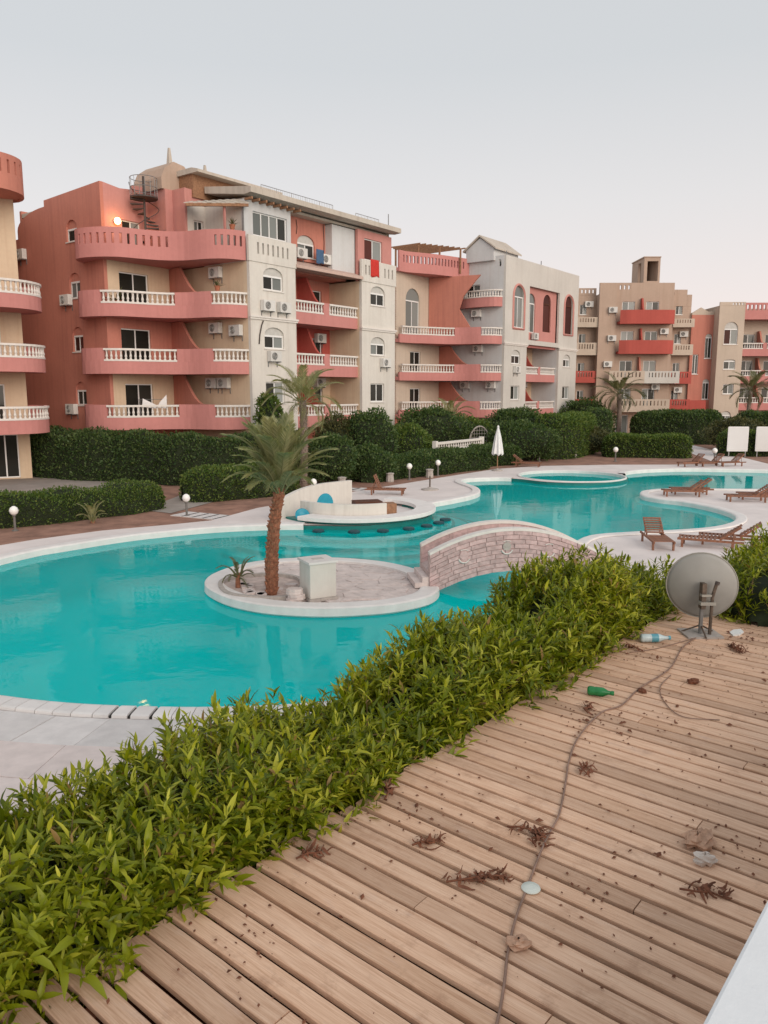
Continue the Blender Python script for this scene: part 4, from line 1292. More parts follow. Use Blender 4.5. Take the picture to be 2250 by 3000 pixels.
# ------------------------------------------------------------------ air conditioners, each named by where it hangs
SIDE = R(-90)
for fr, s, y, z, yaw, lb in [
    (FR1, -.62, 0, 8.78, 0, 'boxy air conditioner left of two under third floor window of left white bay'),
    (FR1, .62, 0, 8.78, 0, 'boxy air conditioner right of two under third floor window of left white bay'),
    (FR1, -.2, 0, 6.1, 0, 'white air conditioner directly under second floor window of left white bay'),
    (FR1, 9.95, 0, 6.05, 0, 'small air conditioner under second floor window of middle white bay'),
    (FR1, -1.75, 2.5, 10.6, SIDE, 'air conditioner just below the solid coral terrace parapet beside partition'),
    (FR1, -1.75, 2.65, 7.65, SIDE, 'inner air conditioner of the pair above second floor white balustrade'),
    (FR1, -1.75, 1.0, 7.45, SIDE, 'outer air conditioner of the pair above second floor white balustrade'),
    (FR1, -1.75, 3.1, 4.65, SIDE, 'left air conditioner of the pair above first floor white balustrade'),
    (FR1, -1.75, 2.1, 4.65, SIDE, 'right air conditioner of the pair above first floor white balustrade'),
    (FR1, -6.5, 9.5, 9.2, SIDE, 'air conditioner under upper arched window on the coral end wall'),
    (FR1, -6.5, 9.6, 3.2, SIDE, 'air conditioner near the hedge low on the coral end wall'),
    (FR1, -6.5, 14.0, 12.1, SIDE, 'air conditioner at far corner of coral end wall next to left building'),
    (FR1, 3.05, .95, 12.12, 0, 'air conditioner standing on sloped awning under arched window'),
    (FR1, 5.2, .95, 12.05, 0, 'air conditioner standing on sloped awning beside blue cloth'),
    (FR1, 6.6, 2.7, 7.55, 0, 'air conditioner in second floor recess between the two white bays'),
    (FR1, 6.5, 2.7, 4.75, 0, 'air conditioner in first floor recess behind the tall palm'),
    (FR2, -2.0, 2.6, 10.65, SIDE, 'air conditioner below small curved balcony on the shaded white side wall'),
    (FR2, -2.0, 2.4, 7.75, SIDE, 'air conditioner above second floor balustrade on shaded white side wall'),
    (FR2, -2.0, 3.6, 4.75, SIDE, 'left air conditioner of two above first floor balustrade on shaded white side wall'),
    (FR2, -2.0, 1.1, 4.75, SIDE, 'right air conditioner of two above first floor balustrade on shaded white side wall'),
    (FR2, .0, 0, 6.05, 0, 'air conditioner under arched window of the farther block near white bay'),
    (FR2, 3.6, 0.2, 9.0, 0, 'air conditioner at foot of the pink recess between tall arches'),
    (FR2, 6.6, 2.7, 4.9, 0, 'air conditioner in first floor recess of the farther block'),
    (FRD, 1.1, 1.5, 13.1, 0, 'air conditioner on left wing near roof of tan block'),
    (FRD, 3.2, .2, 12.4, 0, 'air conditioner left of upper red balcony on tan block'),
    (FRD, 3.2, .2, 9.6, 0, 'air conditioner left of lower red balcony on tan block'),
    (FRD, 2.9, .2, 7.0, 0, 'air conditioner above the tan balcony of tan block'),
    (FRD, 3.0, .2, 1.4, 0, 'air conditioner at ground floor of tan block behind palm'),
    (FRD, 8.6, .5, 10.3, 0, 'air conditioner under upper red balcony at its right on tan block'),
    (FRD, 8.0, .5, 4.7, 0, 'air conditioner over first floor tan balcony of tan block'),
    (FRD, 11.0, 1.5, 10.1, 0, 'air conditioner on right wing under upper parapet of tan block'),
    (FRD, 10.7, 1.5, 4.4, 0, 'air conditioner on right wing above first floor red balcony'),
]:
    ac(fr, s, y, z, yaw, lb)
# washing
m = MB()
V_ = []
for i in range(9):
    for j in range(9):
        V_.append((i * .1 - .4, -.03 * math.sin(i * 1.7) * (j / 8), -j * .125 - .05 * math.sin(i * .8) * (j / 8)))
m.add(V_, [(i * 9 + j, i * 9 + j + 1, (i + 1) * 9 + j + 1, (i + 1) * 9 + j) for i in range(8) for j in range(8)])
for nm, s, y, z, mt, lb, sc_ in (('red_towel', 8.95, -.08, 12.72, 'shade_red', 'red towel hung over the slotted white parapet under open window', 1.05), ('blue_cloth', 4.35, .45, 12.75, 'cloth_blue', 'dark blue cloth hung between two air conditioners over the awning', .8)):
    o = m.build(nm, mt, None, True)
    sol = o.modifiers.new('thickness', 'SOLIDIFY'); sol.thickness = .02
    o.location = fpt(FR1, s, y, z); o.rotation_euler = (0, 0, ANG); o.scale = (sc_,) * 3
    tag(o, lb, 'towel' if 'towel' in nm else 'cloth')
# sheets drying on the first floor balcony
dr = empty('drying_rack', fpt(FR1, -4.6, 4.9, 2.73), ANG + R(-25)); tag(dr, 'drying rack with white sheets on first floor red balcony', 'drying rack')
m = MB()
for x_ in (-.7, .7):
    m.tube([(x_, -.3, 0), (x_, .3, 1.3)], .015, 5); m.tube([(x_, .3, 0), (x_, -.3, 1.3)], .015, 5)
m.tube([(-.7, -.3, 1.3), (.7, -.3, 1.3)], .012, 5); m.tube([(-.7, .3, 1.3), (.7, .3, 1.3)], .012, 5)
m.build('rack_frame', 'metal_grey', dr)
MB().prism([(-.65, .9), (-.6, 1.35), (0.1, 1.0), (.1, .8)], -.32, -.28, lambda x, z, k: (x, k, z)).build('sheet', 'cloth_white', dr)
MB().prism([(.15, .85), (.3, 1.15), (.68, 1.55), (.68, .8)], -.32, -.28, lambda x, z, k: (x, k, z)).build('sheet', 'cloth_white', dr)

# odds and ends left on balconies and parapets
def pot(fr, s, y, z, label, sc_=1.0, seed=1):
    r = empty('potted_plant', fpt(fr, s, y, z), .4 * seed); r.scale = (sc_,) * 3
    tag(r, label, 'potted plant', 'potted plants on balconies')
    MB().lathe([(.11, 0), (.16, .26), (.18, .27), (.18, .32), (.14, .32), (.13, .27)], 12).build('pot', 'terracotta', r)
    g = random.Random(seed)
    m_ = MB()
    for i in range(26):
        a, l_ = g.uniform(0, 6.3), g.uniform(.25, .6)
        e = g.uniform(.3, 1.3)
        d = (math.cos(a) * math.cos(e), math.sin(a) * math.cos(e), math.sin(e))
        w_ = (-math.sin(a) * .03, math.cos(a) * .03)
        m_.add([(0, 0, .28), (d[0] * l_ * .5 + w_[0], d[1] * l_ * .5 + w_[1], .28 + d[2] * l_ * .6), (d[0] * l_, d[1] * l_, .28 + d[2] * l_ * .9), (d[0] * l_ * .5 - w_[0], d[1] * l_ * .5 - w_[1], .28 + d[2] * l_ * .6)], [(0, 1, 2, 3)])
    m_.build('leaves', 'leaf_olive', r)
pot(FR1, 6.0, .75, 8.67, 'dry potted plant on third floor recess balcony right of partition', 1.6, 2)
pot(FR1, -2.3, .62, 12.80, 'dark potted plant on end of the solid coral terrace parapet', .9, 3)
pot(FR1, -6.2, 5.3, 8.65, 'potted plant at left end of third floor red balcony', 1.7, 4)
pot(FR1, -2.9, 1.25, 9.68, 'small potted plant on third floor parapet beside curved partition', .9, 5)
o = MB().tube([fpt(FR1, -1.2, -.03, 7.0), fpt(FR1, -1.15, -.05, 7.5), fpt(FR1, -1.0, -.05, 8.0), fpt(FR1, -.85, -.03, 8.25)], .035, 6).build('hose', 'iron', None, True)
tag(o, 'dark pipe hanging beside second floor arched window of left white bay', 'pipe')
for s_, z0, z1 in ((2.0, 12.1, 14.4), (3.0, 13.5, 14.3), (5.35, 12.3, 14.4)):
    o = MB().tube([fpt(FR1, s_, 1.06, z0), fpt(FR1, s_ + .06, 1.05, (z0 + z1) / 2), fpt(FR1, s_, 1.06, z1)], .02, 5).build('cable', 'iron', None, True)
    tag(o, {2.0: 'black cable running down coral wall at left of awning', 3.0: 'short black cable above arched window over awning', 5.35: 'black cable down coral wall beside pale stair box'}[s_], 'cable')
# ------------------------------------------------------------------ swim-up bar
bar = empty('swim_up_bar', BC + (0,), 0)
tag(bar, 'round white swim-up bar with curved counter, back wall and turquoise arch', 'bar')
def arc(r_, a0, a1, n=36): return [(r_ * math.cos(R(a0 + (a1 - a0) * q / n)), r_ * math.sin(R(a0 + (a1 - a0) * q / n))) for q in range(n + 1)]
m = MB(); m.prism(arc(2.75, -150, 40) + list(reversed(arc(2.35, -150, 40))), -1.5, .06); m.build('counter_base', 'pool_edge', bar)
m = MB(); m.prism(arc(3.02, -128, 62) + list(reversed(arc(2.28, -128, 62))), .10, .24); m.build('counter_top', 'coping', bar, bevel=.03)
m = MB(); m.prism(arc(2.27, -180, 180, 48)[:-1], -.02, .012); m.build('bar_floor', 'paving', bar)
# low inner wall behind the counter
m = MB(); m.prism(arc(2.26, -146, -58) + list(reversed(arc(2.10, -146, -58))), .013, .62); m.build('inner_wall', 'white_plaster', bar)
bw0, bw1 = np.array((-3.75, 26.25)) - BC, np.array((-1.25, 29.75)) - BC
pbw = Path([tuple(bw0), tuple((bw0 + bw1) / 2 + np.array((-.25, .18))), tuple(bw1)], 8)
pts_ = [(pbw.L * i / 16, .62 + .40 * math.sin(math.pi * .5 * min(1, i / 12))) for i in range(17)]
m = MB()
for (xa, za), (xb, zb_) in zip(pts_, pts_[1:]):
    c_ = [pbw.at(xa, 0), pbw.at(xb, 0), pbw.at(xb, .16), pbw.at(xa, .16)]
    m.hexa([c_[0] + (0,), c_[1] + (0,), c_[2] + (0,), c_[3] + (0,), c_[0] + (za,), c_[1] + (zb_,), c_[2] + (zb_,), c_[3] + (za,)])
m.build('back_wall', 'white_plaster', bar)
m = MB()
xc = pbw.L * .68
pa = [(xc - .42 * math.cos(math.pi * q / 12), .22 + .42 * math.sin(math.pi * q / 12)) for q in range(13)]
m.prism(pa, -.012, -.002, lambda x, z, k: pbw.at(x, k) + (z,)); m.build('painted_arch', 'pool_blue', bar)
m = MB(); m.box(-.15, .85, -.9, -.2, .013, .50); m.build('cupboard', 'dark_wood', bar, rot=(0, 0, R(15)))
m = MB(); m.box(.9, 1.35, -1.0, -.5, .013, .42); m.build('crate', 'timber', bar, rot=(0, 0, R(15)))
for i, a in enumerate((-108, -88, -72, -56, -42, -29, -17)):
    st = empty('bar_stool', (BC[0] + 3.45 * math.cos(R(a)), BC[1] + 3.45 * math.sin(R(a)), -.35), R(a))
    names = ('leftmost', 'second', 'third', 'fourth', 'fifth', 'sixth', 'rightmost')
    tag(st, '%s dark stool from the left standing in water round the bar' % names[i], 'stool', 'stools in the water at the bar')
    MB().lathe([(.09, -.1), (.08, .10), (.10, .2)], 8).build('pedestal', 'pool_edge', st)
    MB().lathe([(.18, .2), (.20, .22), (.20, .27), (.17, .29)], 12).build('seat', 'stool_teal', st)
# turquoise upturned lid beside the bar
tb = empty('turquoise_tub', (-2.86, 26.45, .0), .3)
tb.scale = (.58, .58, .58); tag(tb, 'round turquoise tub leaning on the low wall by the bar', 'tub')
MB().lathe([(.05, 0), (.30, .02), (.42, .12), (.44, .16), (.38, .15), (.28, .06), (.05, .04)], 20).build('bowl', 'pool_blue', tb, True, rot=(R(58), 0, 0), loc=(0, 0, .25))
MB().tube([(-.35, .05, 0), (-.2, .2, .25)], .02, 5).tube([(.35, .05, 0), (.2, .2, .25)], .02, 5).build('stand', 'trim_white', tb)

# ------------------------------------------------------------------ sun loungers
SLAT_S = MB().box(-.035, .035, -.29, .29, 0, .018).mesh('slat', 'lounger_wood')
LEG = MB().box(-.035, .035, -.03, .03, 0, .30).mesh('leg', 'lounger_wood')
RAIL = MB().box(-1.0, .95, -.02, .02, -.04, .04).mesh('side_rail', 'lounger_wood')
BACKR = MB().box(0, .78, -.018, .018, -.03, .03).mesh('back_rail', 'lounger_wood')
def lounger(loc, yaw, label, back=40):
    r = empty('sun_lounger', loc, yaw)
    r.scale = (.90, .90, .80)
    tag(r, label, 'sun lounger', 'wooden sun loungers round the pool')
    for y_ in (-.31, .31): inst('side_rail', RAIL, r, (0, y_, .30))
    for x_ in (-.85, .62):
        for y_ in (-.31, .31): inst('leg', LEG, r, (x_, y_, 0))
    for i in range(10): inst('slat', SLAT_S, r, (-.94 + i * .115, 0, .325))
    br_ = empty('backrest', (.25, 0, .34), 0, r); br_.rotation_euler = (0, -R(back), 0)
    for y_ in (-.26, .26): inst('back_rail', BACKR, br_, (0, y_, 0))
    for i in range(7): inst('slat', SLAT_S, br_, (.08 + i * .112, 0, .03))
    for y_ in (-.24, .24):
        MB().tube([(.62, y_, .30), (.25 + .5 * math.cos(R(back)), y_, .34 + .5 * math.sin(R(back)))], .016, 5).build('prop', 'lounger_wood', r)
    return r
lounger((7.95, 22.0, .002), R(84), 'single lounger facing the deck with its slatted back toward the pool')
lounger((9.40, 21.65, .002), R(-26), 'nearer lounger of the pair just behind the satellite dish')
lounger((10.15, 22.05, .002), R(-24), 'farther lounger of the pair just behind the satellite dish')
lounger((12.9, 32.75, .002), R(-8), 'nearer lounger of the pair at tip of the paved tongue')
lounger((13.5, 33.45, .002), R(-6), 'farther lounger of the pair at tip of the paved tongue')
lounger((14.9, 31.1, .002), R(-10), 'nearer lounger of the pair cut by the right edge')
lounger((15.7, 31.75, .002), R(-10), 'farther lounger of the pair cut by the right edge')
lounger((.05, 33.3, .002), R(172), 'lone lounger with raised back between white bar wall and hedge', 70)
lounger((8.55, 46.1, .002), R(160), 'lone lounger by the hedge right of the folded parasol', 40)
lounger((18.6, 46.3, .002), R(20), 'left lounger of the three in front of the far path', 45)
lounger((19.8, 46.4, .002), R(15), 'middle lounger of the three in front of the far path', 45)
lounger((21.0, 46.4, .002), R(15), 'right lounger of the three in front of the far path', 45)

# ------------------------------------------------------------------ parasols
um = empty('folded_parasol', (6.45, 43.6, .002)); tag(um, 'folded white parasol standing on round base at the pool edge', 'parasol')
MB().lathe([(.32, 0), (.32, .05), (.10, .09), (.05, .14)], 14).build('base', 'concrete', um)
MB().tube([(0, 0, .1), (0, 0, 2.45)], .028, 8).build('pole', 'timber', um)
m = MB(); vs = []
prof = [(.05, 2.44), (.10, 2.25), (.17, 1.9), (.23, 1.4), (.28, .98), (.26, .92)]
for r_, z_ in prof:
    for k_ in range(24):
        a = 2 * math.pi * k_ / 24
        rr = r_ * (1 + (.22 if k_ % 3 == 0 else -.10) * min(1, (2.44 - z_) * 1.2))
        vs.append((rr * math.cos(a), rr * math.sin(a), z_ + (.06 * math.sin(k_ * 1.3) if z_ < 1 else 0)))
fs = [(i * 24 + k_, (i + 1) * 24 + k_, (i + 1) * 24 + (k_ + 1) % 24, i * 24 + (k_ + 1) % 24) for i in range(5) for k_ in range(24)]
m.add(vs, fs); m.build('canopy', 'cloth_white', um)
MB().lathe([(.02, 2.43), (.07, 2.45), (.05, 2.53), (.01, 2.58)], 10).build('finial', 'cloth_white', um)
ub = empty('parasol_base', (2.1, 34.9, .002)); tag(ub, 'empty parasol base with short stub pole on the white paving', 'parasol base')
MB().lathe([(.40, 0), (.40, .05), (.14, .09), (.07, .14)], 14).build('base', 'concrete', ub)
MB().tube([(0, 0, .1), (0, 0, .62)], .035, 8).build('stub', 'rust', ub)

# ------------------------------------------------------------------ globe lamps
POST = MB().lathe([(.11, 0), (.11, .03), (.045, .05), (.04, .5), (.07, .52), (.07, .56)], 8).mesh('post', 'lamp_post')
GLOBE = MB().lathe([(.05, .55), (.12, .60), (.155, .70), (.12, .80), (.05, .85), (.01, .86)], 12).mesh('globe', 'globe_white', True)
for x_, y_, s_, lb in ((-11.95, 24.5, .95, 'globe lamp on the soil at the far left by the low hedge'), (-7.15, 27.5, .95, 'globe lamp beside the slab path left of the palm crown'),
                   (-3.0, 32.5, .95, 'globe lamp peeping over the curved white bar wall'), (1.3, 39.2, 1.0, 'globe lamp by the hedge above the empty parasol base'),
                   (2.9, 41.2, 1.0, 'globe lamp beside the small stone block at the hedge'), (10.1, 49.9, 1.05, 'globe lamp near hedge right of the lone far lounger'),
                   (15.05, 49.9, 1.1, 'globe lamp on bare soil before the clipped far hedge'), (21.1, 49.0, 1.1, 'globe lamp behind the three loungers by the far path')):
    lr = empty('globe_lamp', (x_, y_, -.03)); tag(lr, lb, 'lamp', 'white globe garden lamps')
    lr.scale = (s_,) * 3
    inst('post', POST, lr); inst('globe', GLOBE, lr)

# ------------------------------------------------------------------ cabinet, stones and steps on the island
cb = empty('pump_cabinet', (-1.42, 16.05, .046), R(28)); tag(cb, 'square pale cabinet standing beside the palm on the island', 'cabinet')
MB().box(-.30, .30, -.30, .30, .06, .80).build('body', 'white_plaster', cb, bevel=.012)
MB().box(-.33, .33, -.33, .33, 0, .06).build('plinth', 'concrete', cb)
MB().box(-.33, .33, -.33, .33, .801, .85).build('lid', 'coping', cb)
MB().box(-.12, .12, -.08, .08, .851, .858).build('vent', 'lunette_grey', cb)
for i in range(5):
    o = MB().prism([(.19 * math.cos(a) * random.uniform(.8, 1.1), .15 * math.sin(a) * random.uniform(.8, 1.1)) for a in [2 * math.pi * q / 9 for q in range(9)]], 0, .055).build('flat_stone', 'island_stone', None)
    o.location = (-1.87 + random.uniform(-.03, .03), 15.72 + random.uniform(-.03, .03), .046 + i * .0565)
    tag(o, '%s flat stone of the stack between palm trunk and cabinet' % ('lowest', 'second lowest', 'middle', 'second highest', 'topmost')[i], 'stone', 'stacked stones by the cabinet')
for i in range(12):
    a = random.uniform(0, 6.3)
    x_, y_ = -2.75 + .75 * math.cos(a) * random.uniform(.4, 1), 16.75 + .7 * math.sin(a) * random.uniform(.3, 1)
    o = MB().prism([(.15 * math.cos(b_) * random.uniform(.7, 1.2), .11 * math.sin(b_) * random.uniform(.7, 1.2)) for b_ in [2 * math.pi * q / 8 for q in range(8)]], 0, .06).build('loose_stone', 'island_stone', None)
    o.location = (x_, y_, .045); o.rotation_euler = (0, 0, a)
    tag(o, 'loose pale stone lying on the soil round the island palm', 'stone', 'loose stones round the palm')
bs = empty('stone_steps', (.80, 16.95, .046), R(8)); tag(bs, 'two low stone steps at island end of the footbridge', 'steps')
MB().box(-.12, .2, -.1, .95, 0, .12).build('step', 'island_stone', bs)
MB().box(.05, .2, -.1, .95, .121, .24).build('step', 'island_stone', bs)

# ------------------------------------------------------------------ white boards, fences, trellis, small blocks
for x_, lb in ((25.0, 'left blank white board standing before the far hedge'), (26.95, 'right blank white board standing before the far hedge')):
    bd_ = empty('white_board', (x_ - .55, 53.2, -.02), R(-4)); tag(bd_, lb, 'board', 'white boards at the far poolside')
    m = MB(); m.box(-.65, .65, -.03, .03, .45, 2.05); m.build('panel', 'board_white', bd_, bevel=.01)
    m = MB(); m.box(-.69, .69, -.02, .05, 2.051, 2.10).box(-.69, .69, -.02, .05, .40, .449).box(-.69, -.651, -.02, .05, .40, 2.10).box(.651, .69, -.02, .05, .40, 2.10); m.build('frame', 'frame_white', bd_)
    for sx in (-.55, .55): MB().box(sx - .03, sx + .03, -.02, .02, 0, .40).build('leg', 'metal_grey', bd_)

def fence(a, b_, z, h, label, n):
    a, b_ = np.array(a), np.array(b_)
    L_ = float(np.linalg.norm(b_ - a))
    r = empty('white_fence', tuple(a) + (z,), math.atan2(b_[1] - a[1], b_[0] - a[0])); tag(r, label, 'fence')
    MB().box(0, L_, -.09, .09, h - .13, h).build('top_rail', 'trim_white', r)
    MB().box(0, L_, -.08, .08, 0, .14).build('base_rail', 'trim_white', r)
    for i in range(n): inst('baluster', BAL, r, (L_ * (i + .5) / n, 0, .14), (0, 0, 0), (1, 1, h - .27))
    for x_ in (0, L_): MB().box(x_ - .12, x_ + .12, -.12, .12, -1.0, h + .08).build('post', 'trim_white', r)
fence((2.9, 43.6), (6.1, 48.2), 1.05, .55, 'white balustrade fence rising behind the hedge left of the parasol', 20)
fence((22.6, 70.5), (26.3, 70.5), .0, .95, 'white balustrade fence in front of the tan block', 18)
fence((12.5, 58.5), (14.5, 59.5), .7, .4, 'short white fence glimpsed behind the clipped far shrub', 8)
# wire trellis arch and terracotta jar blocks
tr = empty('trellis_panel', (6.5, 52.5, 0), R(30)); tr.scale = (.85, 1, .82); tag(tr, 'grey lattice trellis with rounded top behind the white fence', 'trellis')
m = MB()
for i in range(9):
    x_ = -1.0 + i * .25
    m.tube([(x_, 0, 0), (x_, 0, 1.2 + 1.4 * math.sqrt(max(0, 1 - x_ * x_)))], .02, 4)
for i in range(8):
    z_ = .3 + i * .28
    hw = 1.0 if z_ < 1.2 else math.sqrt(max(0.02, 1 - ((z_ - 1.2) / 1.4) ** 2))
    m.tube([(-hw, 0, z_), (hw, 0, z_)], .02, 4)
m.build('lattice', 'concrete', tr)
m = MB(); m.tube([(-1.0, 0, 0), (-1.0, 0, 1.2)] + [(-math.cos(R(a)), 0, 1.2 + 1.4 * math.sin(R(a))) for a in range(10, 180, 10)] + [(1.0, 0, 1.2), (1.0, 0, 0)], .06, 6); m.build('arch_frame', 'concrete', tr)
ar = empty('coral_arch', fpt(FR2, -5.2, 2.4, 0), ANG + R(-35)); tag(ar, 'coral garden arch rising above shrubs under the farther balconies', 'arch')
m = MB()
pi2 = [(1.5 * math.cos(R(a)), 1.0 + 1.35 * math.sin(R(a))) for a in range(0, 181, 12)]
po2 = [(1.68 * math.cos(R(a)), 1.0 + 1.55 * math.sin(R(a))) for a in range(180, -1, -12)]
m.prism(pi2 + po2, -.12, .12, lambda x, z, k: (x, k, z)); m.box(-1.68, -1.5, -.12, .12, 0, .999).box(1.5, 1.68, -.12, .12, 0, .999); m.build('arch_ring', 'coral_plaster', ar)
for x_, y_, lb in ((2.4, 40.2, 'small pale stone block beside a globe lamp at the hedge'), (13.0, 52.5, 'small pale stone block at corner of the clipped far hedge'), (-2.0, 36.4, 'small stone block at foot of the dark shrubs behind the bar'), (.3, 38.3, 'pale stone pier standing between dark shrubs')):
    sb = empty('stone_block', (x_, y_, -.03), .3); sb.scale = (.75, .75, .72); tag(sb, lb, 'stone block')
    MB().lathe([(.26, 0), (.28, .1), (.24, .5), (.20, .55)], 8).build('block', 'concrete', sb)
    MB().lathe([(.29, .55), (.29, .62), (.1, .66)], 8).build('cap', 'concrete', sb)
# stepping slabs on the soil left of the palm
for i in range(6):
    o = MB().box(-.28, .28, -.5, .5, 0, .022).build('stepping_slab', 'paving_slab', None)
    o.location = (-7.3 + i * .42, 27.9 - i * .22, -.03); o.rotation_euler = (0, 0, R(-25))
    tag(o, '%s of six stepping slabs from the globe lamp toward the palm' % ('first', 'second', 'third', 'fourth', 'fifth', 'sixth')[i], 'paving slab', 'stepping slabs in the soil')
for i in range(4):
    o = MB().box(-.28, .28, -.55, .55, 0, .022).build('stepping_slab', 'paving_slab', None)
    o.location = (-1.6 + i * .5, 35.2 - i * .02, -.03); o.rotation_euler = (0, 0, R(-30))
    tag(o, '%s of four stepping slabs behind the white bar wall' % ('first', 'second', 'third', 'fourth')[i], 'paving slab', 'stepping slabs in the soil')
# ------------------------------------------------------------------ foliage
def leaf_template(fold=.18, droop=.25, wid=.125):
    "lance-shaped leaf of length 1 along +x, folded along its midrib"
    xs = [0, .28, .62, 1.0]
    ws = [0, wid, wid * .85, 0]
    V, F = [], []
    V.append((0, 0, 0))
    for x_, w_ in zip(xs[1:3], ws[1:3]):
        z = -droop * x_ * x_
        V += [(x_, -w_, z + fold * w_ * 2), (x_, 0, z), (x_, w_, z + fold * w_ * 2)]
    V.append((1, 0, -droop))
    F = [(0, 1, 2, 2), (0, 2, 3, 3), (1, 4, 5, 2), (2, 5, 6, 3), (4, 7, 5, 5), (5, 7, 6, 6)]
    return np.array(V), F

def rot_to(dirs, ups):
    "orthonormal frames (n,3,3) with x along dirs and z near ups"
    x = dirs / np.linalg.norm(dirs, axis=1)[:, None]
    y = np.cross(ups, x)
    ln = np.linalg.norm(y, axis=1)[:, None]
    y = np.where(ln < 1e-4, np.array([[0, 1., 0]]), y / np.maximum(ln, 1e-6))
    z = np.cross(x, y)
    return np.stack([x, y, z], 2)

TRI = [(0, 1, 2), (0, 2, 3), (1, 4, 5), (1, 5, 2), (2, 5, 6), (2, 6, 3), (4, 7, 5), (5, 7, 6)]
LV = leaf_template()[0]

def scatter(base, M, size, tmpl=LV, tri=TRI):
    n = len(base)
    V = np.einsum('nij,kj->nki', M, tmpl) * size[:, None, None] + base[:, None, :]
    F = np.array(tri)[None] + (np.arange(n) * len(tmpl))[:, None, None]
    return V.reshape(-1, 3), F.reshape(-1, 3)

# cheap leaf for shrubs far away: one bent quad pair
LF = np.array([(0, 0, 0), (.5, -.26, .06), (.5, .26, .06), (1, 0, -.06)])
TF = [(0, 1, 2), (1, 3, 2)]

def lump(P, seed, f=1.6):
    r = np.random.default_rng(seed)
    s = np.zeros(len(P))
    for k in range(5):
        d = r.normal(size=3); d /= np.linalg.norm(d)
        s += np.sin(P @ d * f * (1 + k * .8) + r.uniform(0, 6.3)) / (1 + k * .6)
    return s / 2.2

def foliage(root, pts, nrm, size, mat, jit=.6, tmpl=LF, tri=TF, seed=1):
    r = np.random.default_rng(seed)
    n = len(pts)
    d = nrm * r.uniform(.2, 1, (n, 1)) + r.normal(size=(n, 3)) * jit + np.array([0, 0, .25])
    up = r.normal(size=(n, 3)) * .6 + np.array([0, 0, 1.0])
    M = rot_to(d, up)
    V, F = scatter(pts, M, size * r.uniform(.6, 1.4, n), tmpl, tri)
    o = inst('foliage', np_mesh('foliage', V, F, mat), root)
    o['kind'] = 'stuff'
    return o

def hedge(name, label, cat, line_pts, width, height, mat, leaves, leaf=.12, z0=-.03, lumpy=.16, seed=1, group=None, square=.5, freq=1.6, top=None):
    "clipped hedge along a ground line; rounded box section with lumps"
    base = line_pts[0]
    root = empty(name, (base[0], base[1], z0)); tag(root, label, cat, group)
    pa = Path([(x - base[0], y - base[1]) for x, y in line_pts], 4)
    NX, NA = max(8, int(pa.L / .3)), 16
    def surf(x, a):
        # superellipse section with round ends
        e = np.clip(np.minimum(x, pa.L - x) / (width * .5), 0, 1)
        endf = np.sqrt(np.maximum(1 - (1 - e) ** 2, .02))
        ca_, sa_ = np.cos(a), np.sin(a)
        yy = np.sign(ca_) * np.abs(ca_) ** square * width / 2 * endf
        zz = np.abs(sa_) ** square * height * (.55 + .45 * endf)
        px = np.interp(x, pa.c, pa.p[:, 0]); py = np.interp(x, pa.c, pa.p[:, 1])
        nx = np.interp(x, pa.c, pa.n[:, 0]); ny = np.interp(x, pa.c, pa.n[:, 1])
        if top is not None: zz = zz * np.interp(x / pa.L, [t_[0] for t_ in top], [t_[1] for t_ in top])
        P = np.stack([px + nx * yy, py + ny * yy, zz], 1)
        N = np.stack([nx * ca_, ny * ca_, sa_ * .9 + .1], 1)
        L_ = lump(P, seed, freq)
        P = P + N * (lumpy * L_)[:, None]
        return P, N
    gx, ga = np.meshgrid(np.linspace(0, pa.L, NX), np.linspace(0, math.pi, NA), indexing='ij')
    P, N = surf(gx.ravel(), ga.ravel())
    P = P - N * .10
    F = np.array([(i * NA + j, (i + 1) * NA + j, (i + 1) * NA + j + 1, i * NA + j + 1) for i in range(NX - 1) for j in range(NA - 1)])
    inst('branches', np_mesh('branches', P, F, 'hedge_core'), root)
    r = np.random.default_rng(seed + 50)
    x = r.uniform(0, pa.L, leaves)
    uu = r.random(leaves) ** (1 / square)
    side = r.random(leaves) < 2 * height / (2 * height + width)
    a = np.where(side, uu * 1.2, math.pi / 2 - uu * 1.2)      # even over the sides as well as the top
    a = np.where(r.random(leaves) < .5, a, math.pi - a)
    P, N = surf(x, a)
    P = P - N * r.uniform(-.02, .16, (leaves, 1))
    foliage(root, P, N, leaf, mat, seed=seed)
    return root

